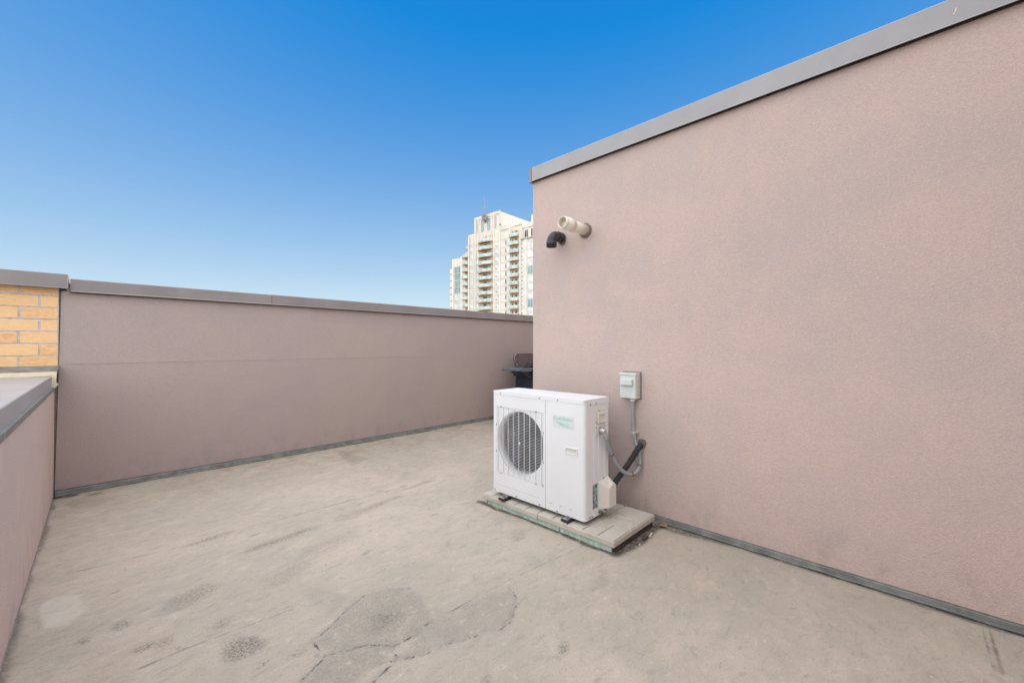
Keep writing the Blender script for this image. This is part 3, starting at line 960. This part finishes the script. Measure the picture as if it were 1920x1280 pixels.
def text_mesh(s, size, mat, parent, origin, ux, uz, shear=0.2, name='wordmark'):
    cu = bpy.data.curves.new('t', 'FONT')
    cu.body = s
    cu.size = size
    cu.shear = shear
    cu.extrude = 0.0
    tmp = bpy.data.objects.new('t', cu)
    C.objects.link(tmp)
    dg = bpy.context.evaluated_depsgraph_get()
    mm = tmp.evaluated_get(dg).to_mesh()
    ux, uz, og = Vector(ux), Vector(uz), Vector(origin)
    mb = MB()
    mb.add([og + ux * v.co.x + uz * v.co.y for v in mm.vertices], [tuple(p.vertices) for p in mm.polygons])
    bpy.data.objects.remove(tmp)
    return mb.build(name, mat, parent, fix=False)


text_mesh('Quiet Breeze', 0.033, 'teal', badge, (AX - 0.0016, 1.945, 0.823), (0, -1, 0), (0, 0, 1), 0.15)
m = MB()
for j, (oy, th) in enumerate([(0.0, 0.0045), (0.012, 0.003), (0.024, 0.002)]):
    top, bot = [], []
    for k in range(13):
        t = k / 12
        y_ = 1.925 - 0.165 * t
        z_ = 0.812 - 0.040 * (t ** 0.8) + oy * t * 1.3 - 0.008 * math.sin(t * 3.0)
        w_ = th * math.sin(math.pi * min(1, t * 0.9 + 0.08))
        top.append((AX - 0.0016, y_, z_ + w_ / 2))
        bot.append((AX - 0.0016, y_, z_ - w_ / 2))
    vs = top + bot
    m.add(vs, [(k, k + 1, 13 + k + 1, 13 + k) for k in range(12)])
m.build('swoosh', 'teal', badge, fix=False)


def screw(x, y, z, axis, parent):
    d = Vector((-1, 0, 0)) if axis == 'x' else Vector((0, -1, 0))
    p = Vector((x, y, z))
    return MB().tube([p, p + d * 0.0035], 0.0052, 8).build('screw', 'screw', parent)


for (y_, z_) in ((2.52, .969), (2.082, .969), (1.902, .971), (2.588, .136), (2.33, .137), (2.082, .136), (1.909, .134)):
    screw(AX - 0.0028, y_, z_, 'x', hp)
for (x_, z_) in ((2.525, .953), (2.60, .955), (2.64, .895), (2.60, .815), (2.715, .83), (2.60, .775), (2.712, .778), (2.515, .140), (2.545, .138), (2.70, .385)):
    screw(x_, AY - 0.0028, z_, 'y', hp)
# side details: ribs, terminal cover with grip, cable plate, rating label
for (a, b, z0, z1) in ((2.563, 2.569, .40, .72), (2.580, 2.584, .38, .72), (2.632, 2.640, .39, .72), (2.716, 2.723, .39, .80), (2.498, 2.502, .13, .20), (2.512, 2.515, .13, .20), (2.524, 2.527, .13, .20)):
    MB().box((a, AY - 0.0035, z0), (b, AY - 0.0002, z1)).build('pressed_rib', 'white', hp, 0.001)
cov = MB()
cov.box((2.590, AY - 0.004, .803), (2.730, AY - 0.0003, .908))
cov = cov.build('terminal_cover', 'plastic', hp, 0.0015)
m = MB()
for (a, b, c, d) in ((2.617, 2.712, .868, .880), (2.617, 2.712, .808, .813), (2.617, 2.624, .813, .868), (2.704, 2.712, .813, .868)):
    m.box((a, AY - 0.016, c), (b, AY - 0.0042, d))
m.build('grip', 'plastic', cov, 0.0015)
MB().box((2.624, AY - 0.0052, .813), (2.704, AY - 0.0042, .868)).build('grip_back', 'plastic', cov)
MB().box((2.585, AY - 0.006, .716), (2.728, AY - 0.0003, .798)).build('cable_plate', 'plastic', hp, 0.003)
MB().box((2.557, AY - 0.0012, .184), (2.621, AY - 0.0002, .364)).build('rating_label', simple('pale_blue_label', (0.36, 0.47, 0.50), 0.5, 0, 0.35, 38), hp)
m = MB()
for k in range(7):
    m.box((2.562, AY - 0.0018, .196 + k * .008), (2.612 - .008 * (k % 3), AY - 0.0013, .199 + k * .008))
for (a, b, z0, z1) in ((2.566, 2.578, .338, .347), (2.588, 2.612, .332, .351), (2.600, 2.614, .262, .272), (2.600, 2.611, .247, .255), (2.564, 2.572, .263, .270), (2.59, 2.60, .300, .303), (2.565, 2.585, .310, .314)):
    m.box((a, AY - 0.0018, z0), (b, AY - 0.0013, z1))
m.build('rating_print', simple('label_ink', (0.12, 0.17, 0.21), 0.6), hp)['kind'] = 'stuff'
# valve cover
inn = [(2.628, .163), (2.800, .152), (2.800, .352), (2.765, .392), (2.628, .372)]
out = [(2.680, .176), (2.782, .176), (2.782, .330), (2.740, .350), (2.680, .318)]
yi, yo = AY - 0.0005, AY - 0.066
vs = [(x, yi, z) for x, z in inn] + [(x, yo, z) for x, z in out]
m = MB().add(vs, [(0, 1, 2, 3, 4), (9, 8, 7, 6, 5)] + [(i, i + 5, (i + 1) % 5 + 5, (i + 1) % 5) for i in range(5)])
m.build('valve_cover', 'plastic', hp, 0.007, 3)
for (x_, z_, r_) in ((2.640, .146, .009), (2.660, .142, .007), (2.715, .147, .009), (2.745, .149, .007)):
    MB().tube([(x_, AY - 0.001, z_), (x_, AY - 0.022, z_)], r_, 10).build('valve_fitting', 'screw', hp)
# feet: black rubber block, zinc bracket and bolt
for (fx, fy, zt) in ((2.432, 2.452, zA), (2.450, 1.810, zB), (2.79, 2.452, zA), (2.79, 1.810, zB)):
    ft = MB().box((fx - 0.036, fy - 0.036, zt + 0.0005), (fx + 0.05, fy + 0.036, zt + 0.019)).build('rubber_foot', 'black', hp, 0.006)
    br_ = MB()
    br_.box((fx - 0.026, fy - 0.024, zt + 0.0195), (fx + 0.045, fy + 0.024, zt + 0.0235))
    br_.box((fx + 0.034, fy - 0.024, zt + 0.0236), (fx + 0.044, fy + 0.024, AZ - 0.007))
    br_.box((fx - 0.026, fy - 0.024, zt + 0.0236), (fx + 0.033, fy - 0.021, zt + 0.034))
    br_.build('bracket', 'steel', ft)
    MB().tube([(fx - 0.002, fy, zt + 0.0238), (fx - 0.002, fy, zt + 0.033)], 0.011, 6).build('bolt_head', 'screw', ft)
    MB().tube([(fx - 0.002, fy, zt + 0.033), (fx - 0.002, fy, zt + 0.044)], 0.005, 8).build('bolt', 'steel', ft)

# ------------------------------------------------------------------ disconnect box, conduit, line set
db = thing('disconnect_box', (XR, 1.63, 1.06), 'pale grey electrical switch box fixed to the pink wall above the heat pump cable', 'electrical box')
bx0, by0, by1, bz0, bz1 = 3.032, 1.563, 1.705, 0.953, 1.158
box_obj('enclosure', (bx0 + 0.006, by0, bz0), (XR, by1, bz1), 'boxgrey', db, 0.003)
box_obj('cover', (bx0, by0 + 0.003, bz0 + 0.004), (bx0 + 0.0055, by1 - 0.001, bz1 - 0.018), 'boxgrey', db, 0.0015)
box_obj('hood', (bx0 - 0.006, by0 - 0.003, bz1 - 0.016), (XR - 0.01, by1 + 0.003, bz1 + 0.002), 'boxgrey', db, 0.0015)
box_obj('pull_handle', (bx0 - 0.022, by0 + 0.024, 1.058), (bx0 - 0.001, by1 - 0.012, 1.110), 'boxgrey', db, 0.007)
box_obj('latch', (bx0 + 0.018, by0 - 0.006, 1.10), (bx0 + 0.048, by0 - 0.001, 1.156), 'boxgrey', db, 0.001)
box_obj('knockout_boss', (bx0 + 0.03, by0 - 0.004, 0.985), (bx0 + 0.05, by0 - 0.0005, 1.01), 'boxgrey', db, 0.001)
m = MB().box((XR - 0.004, by0 - 0.012, bz0 - 0.010), (XR - 0.0005, by1 + 0.010, bz1 + 0.012))
m.build('wall_caulk', 'sealant_b', db, 0.003)


def catmull(P, n=8):
    P = [Vector(p) for p in P]
    Q = [P[0] * 2 - P[1]] + P + [P[-1] * 2 - P[-2]]
    out = []
    for i in range(1, len(Q) - 2):
        a, b, c, d = Q[i - 1:i + 3]
        for k in range(n):
            t = k / n
            out.append(0.5 * ((2 * b) + (c - a) * t + (2 * a - 5 * b + 4 * c - d) * t * t + (3 * b - a - 3 * c + d) * t ** 3))
    out.append(P[-1])
    return out


cd = thing('flexible_conduit', (3.06, 1.61, 0.95), 'grey flexible conduit looping from the switch box to the side of the heat pump', 'conduit')
path = catmull([(3.066, 1.608, 0.945), (3.068, 1.608, 0.80), (3.070, 1.606, 0.70), (3.072, 1.588, 0.60), (3.068, 1.556, 0.52), (3.060, 1.546, 0.43),
                (3.02, 1.560, 0.372), (2.94, 1.585, 0.375), (2.86, 1.618, 0.435), (2.79, 1.630, 0.530), (2.735, 1.630, 0.600), (2.690, 1.622, 0.672), (2.672, 1.618, 0.705)], 8)
MB().tube(path, 0.0155, 14).build('conduit_tube', 'conduit', cd)
MB().tube([(3.066, 1.608, 0.958), (3.066, 1.608, 0.945), (3.066, 1.608, 0.930)], [0.021, 0.021, 0.019], 16).build('box_connector', 'boxgrey', cd)
m = MB().tube([(2.680, 1.6185, 0.690), (2.668, 1.618, 0.714), (2.655, 1.622, 0.742)], [0.019, 0.019, 0.017], 16)
m.build('compression_nut', 'steel', cd)
m = MB().tube([(2.655, 1.622, 0.742), (2.652, 1.632, 0.750), (2.651, 1.6535, 0.750)], [0.017, 0.019, 0.019], 16)
m.tube([(2.651, 1.648, 0.750), (2.651, 1.6535, 0.750)], 0.029, 8)
m.build('elbow_connector', 'steel', cd)
m = MB()
tm = MB().tube([(3.070, 1.610, 0.668), (3.070, 1.6035, 0.690)], 0.018, 14)
st = MB()
st.tube([(3.0705, 1.604, 0.672), (3.0705, 1.604, 0.684)], 0.0185, 14)
st.box((3.086, 1.575, 0.671), (3.108, 1.630, 0.684))
st.build('pipe_strap', 'flake', cd)
for i_ in (40, 52, 74):
    a, b = path[i_], path[i_] + (path[i_ + 1] - path[i_]).normalized() * 0.006
    MB().tube([a, b], 0.0175, 12).build('cable_tie', 'black', cd)
MB().tube(catmull([(2.668, 1.640, 0.770), (2.70, 1.632, 0.735), (2.742, 1.630, 0.655), (2.765, 1.628, 0.585)], 6), 0.0028, 6).build('ground_wire', 'wire', cd)

ls = thing('refrigerant_line', (XR, 1.56, 0.57), 'black foam wrapped pipe slanting from the pink wall down behind the heat pump', 'pipe')
lp = catmull([(3.115, 1.556, 0.578), (3.06, 1.556, 0.562), (3.00, 1.586, 0.478), (2.93, 1.620, 0.390), (2.86, 1.640, 0.330), (2.800, 1.640, 0.285)], 8)
MB().tube(lp, [0.022 + 0.0015 * math.sin(i * 1.7) for i in range(len(lp))], 14).build('insulation', 'foamtube', ls)
MB().tube([p + Vector((0.012, -0.030 + 0.004 * math.sin(i * .5), -0.012)) for i, p in enumerate(lp[6:])], 0.0028, 6).build('control_wire', 'wire', ls)
m = MB()
n = 20
ring = []
for k in range(n):
    a = 2 * math.pi * k / n
    r_ = 0.036 + 0.004 * math.sin(3 * a)
    ring.append((1.548 + r_ * 0.95 * math.cos(a), 0.588 + r_ * 1.2 * math.sin(a)))
m.prism(ring, 0, XR - 0.008, XR - 0.0005)
m.build('wall_collar', 'patch', ls, 0.002)

# ------------------------------------------------------------------ wall vents
vp = thing('white_vent_pipe', (XR, 2.09, 2.42), 'cream white plastic pipe with an open end sticking out of the pink wall', 'vent pipe')
MB().pipe([(2.85, 2.090, 2.424), (3.112, 2.090, 2.424)], 0.0485, 0.004, 32).build('pipe', 'pvc', vp)
MB().pipe([(2.800, 2.090, 2.424), (2.905, 2.090, 2.424)], 0.0555, 0.0068, 32).build('coupling', 'pvc', vp)
MB().pipe([(2.762, 2.090, 2.424), (2.806, 2.090, 2.424)], 0.0485, 0.004, 32).build('inner_stub', 'pvc', vp)
MB().tube([(2.822, 2.090, 2.424), (2.826, 2.090, 2.424)], 0.0445, 24).build('throat', 'pvc', vp)  # cream disc set near the mouth so the bore looks lit
m = MB()
ring = [(2.088 + (0.064 + .004 * math.sin(2 * a + 1)) * math.cos(a), 2.420 + 0.068 * math.sin(a)) for a in [2 * math.pi * k / 28 for k in range(28)]]
m.prism(ring, 0, XR - 0.010, XR - 0.0005)
m.build('wall_collar', 'patch', vp, 0.003)
m = MB()
for (dy, dz) in ((0, 0), (.006, .003), (.011, -.001)):
    m.box((2.925, 2.140 - dy * .2 - .0015, 2.396 + dz), (2.931 + dy, 2.1415, 2.399 + dz))
m.build('ink_stamp', 'black', vp)

bv = thing('black_vent_elbow', (XR, 2.35, 2.395), 'black plastic elbow pipe turned down, just below the white pipe on the wall', 'vent pipe')
el = []
ZE, XE, RB = 2.402, 3.018, 0.068
for k in range(9):
    a = math.radians(90 * k / 8)
    el.append((XE - RB * math.sin(a), 2.352, ZE - RB + RB * math.cos(a)))
MB().tube([(3.112, 2.352, ZE - .006), (3.085, 2.352, ZE - .003)], 0.038, 24).build('pipe', 'abs', bv)
MB().tube([(3.092, 2.352, ZE), (3.03, 2.352, ZE)], 0.0475, 24).build('hub', 'abs', bv)
MB().tube([(3.035, 2.352, ZE)] + el, 0.043, 24, cap=False).build('bend', 'abs', bv)
MB().pipe([(XE - RB, 2.352, 2.290), (XE - RB, 2.352, 2.342)], 0.0485, 0.005, 24).build('open_socket', 'abs', bv)
MB().tube([(XE - RB, 2.352, 2.336), (XE - RB, 2.352, 2.339)], 0.042, 24).build('throat', 'dark', bv)  # dark disc drawn in for the shade inside the socket
ring = [(2.350 + 0.049 * math.cos(a), 2.386 + (0.055 + .004 * math.sin(2 * a)) * math.sin(a)) for a in [2 * math.pi * k / 28 for k in range(28)]]
MB().prism(ring, 0, XR - 0.008, XR - 0.0005).build('wall_collar', 'patch', bv, 0.003)

# ------------------------------------------------------------------ barbecue behind the corner
bq = thing('barbecue', (5.7, 5.0, 0), 'dark barbecue with open lid and side shelf, half hidden behind the wall corner', 'barbecue')
yb0, yb1 = 4.86, 5.34
box_obj('cart', (5.33, yb0 + 0.03, 0.10), (6.05, yb1 - 0.03, 0.80), 'bbq', bq, 0.008)
box_obj('firebox', (5.30, yb0, 0.81), (6.08, yb1, 0.945), 'bbq', bq, 0.015)
m = MB()
m.add([(5.27, yb0 - .02, .955), (6.1, yb0 - .02, .955), (6.1, yb1, .955), (5.27, yb1, .955), (5.27, yb0 - .02, .975), (6.1, yb0 - .02, .975), (6.1, yb1, .975), (5.27, yb1, .975)],
      [(3, 2, 1, 0), (4, 5, 6, 7), (0, 1, 5, 4), (1, 2, 6, 5), (2, 3, 7, 6), (3, 0, 4, 7)])
m.build('rim', 'bbqshelf', bq, 0.004)
sh = MB().prism([(4.955, .930), (4.955, .965), (4.970, .972), (5.265, .972), (5.265, .92), (5.10, .92)], 1, yb0 - 0.02, yb1 - 0.05).build('side_shelf', 'bbqshelf', bq, 0.005)
MB().prism([(5.02, .918), (5.265, .918), (5.298, .79), (5.27, .79)], 1, yb0 + 0.02, yb0 + 0.30).build('shelf_bracket', 'bbq', sh)
box_obj('control_panel', (5.33, yb0 - 0.03, 0.815), (6.05, yb0 - 0.001, 0.93), 'bbq', bq, 0.004)
for kx in (5.47, 5.64, 5.81):
    MB().tube([(kx, yb0 - 0.031, 0.872), (kx, yb0 - 0.058, 0.872)], 0.021, 16).build('knob', 'steel', bq)
for (lx, ly) in ((5.36, yb0 + .06), (6.02, yb0 + .06), (5.36, yb1 - .06), (6.02, yb1 - .06)):
    MB().tube([(lx, ly - .012, 0.052), (lx, ly + .012, 0.052)], 0.048, 16).build('wheel', 'black', bq)
# open lid standing up: rounded shell seen from its inside
lidp = []
for k in range(9):
    a = math.radians(180 - 90 * k / 8)
    lidp.append((5.40 + 0.10 * math.cos(a), 1.165 + 0.07 * math.sin(a)))
for k in range(9):
    a = math.radians(90 - 90 * k / 8)
    lidp.append((5.98 + 0.10 * math.cos(a), 1.165 + 0.07 * math.sin(a)))
lidp += [(6.06, 1.04), (6.04, .98), (5.35, .98), (5.32, 1.06)]
lid_ = MB().prism(lidp, 1, yb1 - 0.03, yb1 + 0.01).build('lid', 'bbqlid', bq, 0.006)
rimp = [Vector((x, yb1 - 0.035, z)) for x, z in lidp[:18]]
MB().tube([Vector((5.318, yb1 - .035, 1.06))] + rimp + [Vector((6.075, yb1 - .035, 1.06))], 0.006, 8).build('lid_rim', 'rim', lid_)
MB().tube([(5.345, yb1 - .05, 1.02), (5.352, yb1 - .062, 1.022)], 0.012, 10).build('hinge_pin', 'steel', lid_)
bq.location.x += 0.24
# things on it
kt = thing('grill_press', (5.46, 5.02, .976), 'black cast grill press with an upright knob, standing on the barbecue', 'grill press')
MB().prism([(5.30, .977), (5.585, .977), (5.575, 1.045), (5.545, 1.065), (5.455, 1.065), (5.40, 1.03), (5.37, .995), (5.30, .990)], 1, 4.97, 5.12).build('press_plate', 'black', kt, 0.006)
MB().tube([(5.492, 5.04, 1.06), (5.492, 5.04, 1.105)], [0.011, 0.008], 10).build('knob', 'black', kt)
kt.location.x += 0.24
cp = thing('plastic_cup', (5.50, 4.91, .976), 'small milky cup with an olive bottom on the barbecue edge', 'cup')
MB().tube([(5.50, 4.91, .990), (5.50, 4.91, 1.035)], [0.030, 0.036], 18).build('cup_wall', 'cup', cp)
MB().tube([(5.50, 4.91, .977), (5.50, 4.91, .990)], [0.034, 0.034], 18).build('cup_base', 'cupfoot', cp)
cp.location.x += 0.24


# ------------------------------------------------------------------ litter on the roof
def blob(name, x, y, rx, ry, h, mat, label, cat, seed, n=9, curl=0.0):
    r = random.Random(seed)
    top, vs = [], []
    for k in range(n):
        a = 2 * math.pi * k / n
        q = r.uniform(0.65, 1.1)
        vs.append((x + rx * q * math.cos(a), y + ry * q * math.sin(a), 0.001 + curl * abs(math.cos(a)) ** 2))
        top.append((x + rx * q * .7 * math.cos(a), y + ry * q * .7 * math.sin(a), h * r.uniform(.6, 1.1) + curl * 0.4 * abs(math.cos(a))))
    m = MB().add(vs + top + [(x, y, h * 0.8)], [(k, (k + 1) % n, n + (k + 1) % n, n + k) for k in range(n)] + [(n + k, n + (k + 1) % n, 2 * n) for k in range(n)] + [tuple(range(n - 1, -1, -1))])
    return tag(m.build(name, mat), label, cat)


blob('dry_leaf', 3.060, 1.352, .050, .030, .010, 'leaf', 'curled tan dry leaf lying at the wall foot past the slab corner', 'leaf', 3, 11, 0.022)
blob('tar_lump', 2.775, 1.362, .034, .020, .016, 'lump', 'black crumbly lump lying beside the end of the concrete slab', 'debris', 4)
blob('pale_flake', 2.875, 1.362, .018, .008, .006, 'flake', 'elongated pale flake lying nearest the dry leaf by the slab', 'debris', 5)
blob('pale_flake', 2.835, 1.352, .020, .010, .009, 'flake', 'larger pale flake between the black lump and the slab corner', 'debris', 6)
blob('pale_flake', 2.660, 1.345, .010, .007, .008, 'flake', 'small pale crumb near the front corner of the slab', 'debris', 8)
blob('pink_flake', 3.052, 1.262, .009, .008, .010, 'pink', 'small salmon pink crumb by the metal foot of the wall', 'debris', 9)
blob('pale_flake', 2.45, -0.06, .005, .004, .004, 'flake', 'tiny white crumb alone on the open roof near the camera', 'debris', 10)
blob('tar_lump', -0.205, 5.545, .045, .022, .014, 'lump', 'black dirt lump in the far corner where the stucco walls meet', 'debris', 11)

# ------------------------------------------------------------------ distant tower
TA = math.radians(2.116)
U = Vector((-math.sin(TA), math.cos(TA), 0))         # along the face seen from the roof
N = Vector((math.cos(TA), math.sin(TA), 0))          # into the building
O = Vector((111.176, 95.805, 0))
tw = thing('apartment_tower', (O.x, O.y, -12.2), 'cream high rise apartment tower with glass balconies rising beyond the back wall', 'apartment tower')


def T(s, d, z):
    return O + U * s + N * d + Vector((0, 0, z))


def tbox(m, s0, s1, d0, d1, z0, z1):
    vs = [T(s, d, z) for z in (z0, z1) for (s, d) in ((s0, d0), (s1, d0), (s1, d1), (s0, d1))]
    return m.add(vs, [(0, 1, 2, 3), (4, 7, 6, 5), (0, 4, 5, 1), (1, 5, 6, 2), (2, 6, 7, 3), (3, 7, 4, 0)])


def tpart(name, mat, *boxes, parent=tw):
    m = MB()
    for b in boxes:
        tbox(m, *b)
    return m.build(name, mat, parent)


ZG = -12.2
tpart('tower_wall', 't_conc', (-14, 6.6, -0.6, 24, ZG, 40.3))
tpart('tower_wall', 't_conc', (-14, 6.9, 1.2, 22, 40.3, 45.6))
tpart('tower_wall', 't_conc', (6.6, 17.3, 0, 24, ZG, 43.6), (12.2, 17.3, 0, 20, 43.6, 46.6))
tpart('tower_wall', 't_conc', (7.2, 12.1, 0.8, 18, 43.6, 47.0))
tpart('crown_wall', 't_conc', (17.3, 32.2, 0, 22, ZG, 53.4))
tpart('crown_wall', 't_conc', (-12, 9.5, 9, 24, 45.6, 52.6))
tpart('tower_wall', 't_conc', (32.2, 37.4, 1.2, 22, ZG, 48.1))
tpart('tower_wall', 't_conc', (37.4, 50.0, 3.0, 22, ZG, 39.9))
tpart('cornice', 't_conc', (-14, 7.0, 0.9, 1.15, 45.2, 46.0), (7.1, 12.2, 0.4, 0.75, 46.7, 47.5), (12.2, 17.2, -0.3, -0.05, 46.0, 46.9))
tpart('cornice', 't_conc', (17.4, 32.1, -0.25, -0.03, 52.9, 53.9))
tpart('ledge', 't_joint', (-10, 6.5, -1.0, -0.62, 40.3, 40.75))
# pilasters
for (s0, s1, d, zt) in ((49.0, 49.9, 2.6, 39.9), (42.8, 44.4, 2.7, 40.3), (36.5, 37.3, .7, 47.2), (31.3, 32.1, -.4, 53.9), (29.6, 30.2, -.3, 53.6), (25.8, 26.4, -.3, 54.0), (22.2, 22.8, -.3, 54.0), (20.9, 21.6, -.3, 54.0),
                         (17.4, 18.0, -.35, 54.0), (12.2, 12.9, -.35, 46.9), (6.9, 7.8, -.4, 43.5), (3.6, 4.9, -.9, 40.3), (33.9, 34.4, .9, 47.5)):
    z0 = 44.5 if s0 in (25.8,) else ZG
    tpart('pilaster', 't_conc', (s0, s1, d, d + 0.4 if d > 0 else d + 0.38, z0, zt))
# storey joints
jb = []
for k in range(16):
    z = 42.2 - 3.0 * k
    jb += [(12.9, 20.8, -0.03, -0.004, z, z + .12), (29, 31.3, -0.03, -0.004, z, z + .12)]
    if z < 40: jb += [(-13, 6.5, -0.64, -0.604, z, z + .12)]
    jb += [(32.3, 36.4, 1.16, 1.196, z + 1.2, z + 1.32)]
    if z < 38.8: jb += [(44.5, 49, 2.96, 2.996, z, z + .14)]
tpart('storey_joint', 't_joint', *jb)


def window(s0, s1, d, z0, z1, glass, bars=0, dark=False):
    w = s1 - s0
    m = MB()
    for b in ((s0, s1, d - .10, d - .004, z0 - .12, z0), (s0, s1, d - .10, d - .004, z1, z1 + .12), (s0 - .1, s0, d - .10, d - .004, z0 - .12, z1 + .12), (s1, s1 + .1, d - .10, d - .004, z0 - .12, z1 + .12)):
        tbox(m, *b)
    for i in range(bars):
        c_ = s0 + w * (i + 1) / (bars + 1)
        tbox(m, c_ - .05, c_ + .05, d - .10, d - .03, z0, z1)
    f = m.build('window', 't_conc', tw)
    tpart('pane', glass, (s0, s1, d - .028, d - .006, z0, z1), parent=f)
    if dark:
        tpart('vent_pane', 't_dark', (s0 + .1, s0 + .1 + w * .32, d - .05, d - .03, z0 + .1, z0 + .75), parent=f)
    return f


for k in range(12):
    z = 42.1 - 3.0 * k
    window(18.15, 20.1, 0, z - 2.1 + 0.2, z - .1, 't_light', 1)                      # pale column beside the wide balconies
    tpart('dark_vent', 't_dark', (19.75, 20.1, -.12, -.101, z - 1.9, z - 1.35))
    window(13.1, 14.9, 0, z - 2.0, z, 't_light', 1)
    tpart('dark_vent', 't_dark', (14.5, 14.9, -.12, -.101, z - 2.0, z - .3))
    window(30.25, 31.2, 0, z - 2.0, z + .1, 't_light', 0)
    tpart('dark_vent', 't_dark', (30.3, 30.6, -.12, -.101, z - 1.9, z - 1.4))
    window(34.5, 36.3, 1.2, z - .9, z + 1.0, 't_light', 1)
    if z < 40:
        window(5.0, 6.3, -.6, z - 2.2, z, 't_light', 0)
        tpart('dark_vent', 't_dark', (5.9, 6.25, -.72, -.701, z - 2.1, z - 1.5))
        tpart('dark_vent', 't_dark', (5.95, 6.25, -.72, -.701, z - .5, z - .1))
        window(-1.5, 3.3, -.6, z - 2.6, z, 't_light' if k % 4 else 't_glass', 3)
    if z < 39:
        window(44.7, 48.6, 3.0, z - 2.7, z, 't_glass' if k < 6 else 't_light', 3)
# crown windows
for (s0, s1) in ((29.35 + .3, 31.0), (26.5, 28.4), (23.0, 24.9), (19.9 - .2, 21.2 - .6)):
    window(s0, s1, -.02, 47.5, 52.2, 't_glass', 1)
window(4.6, 6.2, 1.2, 41.6, 44.3, 't_dark', 1)
window(1.6, 3.2, 1.2, 41.6, 44.3, 't_dark', 1)


def balcony(s0, s1, d, zsoff, proj, bow, doors, kind):
    """slab with a bowed front edge, glass rail, doors behind"""
    n = 10
    front = []
    for i in range(n + 1):
        t = i / n
        s = s0 + (s1 - s0) * t
        front.append((s, d - proj - bow * math.sin(math.pi * t)))
    m = MB()
    vs, fs = [], []
    ring = [(s0, d - 0.003)] + front + [(s1, d - 0.003)]
    q_ = len(ring)
    vs = [T(s, dd, zsoff) for s, dd in ring] + [T(s, dd, zsoff + .28) for s, dd in ring]
    fs = [tuple(range(q_)), tuple(range(2 * q_ - 1, q_ - 1, -1))] + [(i, i + q_, (i + 1) % q_ + q_, (i + 1) % q_) for i in range(q_)]
    b = m.add(vs, fs).build('balcony', 't_soffit', tw)
    r1 = [(s, dd + .1) for s, dd in ring]
    vs = [T(s, dd, zsoff + .30) for s, dd in r1] + [T(s, dd, zsoff + 1.35) for s, dd in r1]
    fs = [(i, i + 1, i + 1 + q_, i + q_) for i in range(q_ - 1)]
    g = MB().add(vs, fs).build('glass_rail', 't_rail', b, fix=False)
    sdm = g.modifiers.new('thick', 'SOLIDIFY')
    sdm.thickness = 0.05
    m = MB()
    m.tube([T(s, dd, zsoff + 1.38) for s, dd in r1], 0.05, 6)
    for s, dd in r1[1:-1:3]:
        m.tube([T(s, dd - .04, zsoff + .3), T(s, dd - .04, zsoff + 1.38)], 0.04, 6)
    m.build('hand_rail', 't_conc', b)
    tpart('balcony_wall', 't_warm', (s0 + .2, s1 - .2, d - .05, d - .012, zsoff + .30, zsoff + 2.95), parent=b)
    for (a, c) in doors:
        tpart('balcony_door', 't_dark', (a, c, d - .09, d - .055, zsoff + .3, zsoff + 2.5), parent=b)
    return b


for k in range(11):
    z = 42.0 - 3.0 * k
    balcony(8.0, 12.1, 0.8 if z > 43 else 0.0, z, 1.3, 0.5, [(8.9, 9.9), (11.0, 11.6)], 1)
    balcony(21.7, 29.3, 0.0, z + 0.55, 1.2, 1.1, [(22.1, 23.4), (24.9, 27.2)] if k % 3 else [(22.1, 23.3), (25.3, 27.0)], 2)
    if k:
        balcony(38.0, 41.6, 3.0, z - 0.2 if z < 39.5 else z - .2, 2.0, 0.4, [(38.3, 39.2)], 3)
for z in (42.9, 39.9):
    tpart('balcony_slab', 't_soffit', (37.42, 40.2, 2.0, 5.0, z - .25, z))
    tpart('glass_rail', 't_rail', (37.5, 40.1, 2.0, 2.06, z + .02, z + 1.1))
for k in range(9):
    z = 36.4 - 2.98 * k
    tpart('end_balcony', 't_soffit', (50.02, 52.3, 3.2, 8.0, z - .25, z))
    tpart('end_balcony_screen', 't_conc', (50.1, 52.2, 3.3, 3.4, z - 2.7, z - .35))
# rooftop mast and equipment
mast = MB().tube([T(25.6, -0.9, 51.5), T(25.6, -0.9, 57.4), T(25.6, -0.9, 57.5), T(25.6, -0.9, 61.5)], [0.22, 0.14, 0.06, 0.03], 8)
mast.build('mast', 't_mast', tw)
m = MB()
for (a, b) in ((24.4, 25.0), (25.2, 26.0), (26.1, 26.8)):
    tbox(m, a, b, -1.3, -0.95, 51.6, 53.8)
tbox(m, 25.2, 26.1, -1.0, -0.3, 50.9, 51.6)
m.build('antenna_panel', 't_mast', tw)
m = MB().tube([T(17.2, -.5, 48.2), T(16.6, -.5, 47.4), T(15.4, -.5, 47.1), T(13.8, -.5, 47.5)], 0.09, 6)
m.tube([T(17.5, -.55, 48.0), T(17.0, -.55, 48.6)], 0.25, 8)
m.tube([T(13.2, -.2, 46.9), T(13.2, -.2, 48.1)], 0.08, 6)
m.build('roof_cable', 't_mast', tw)
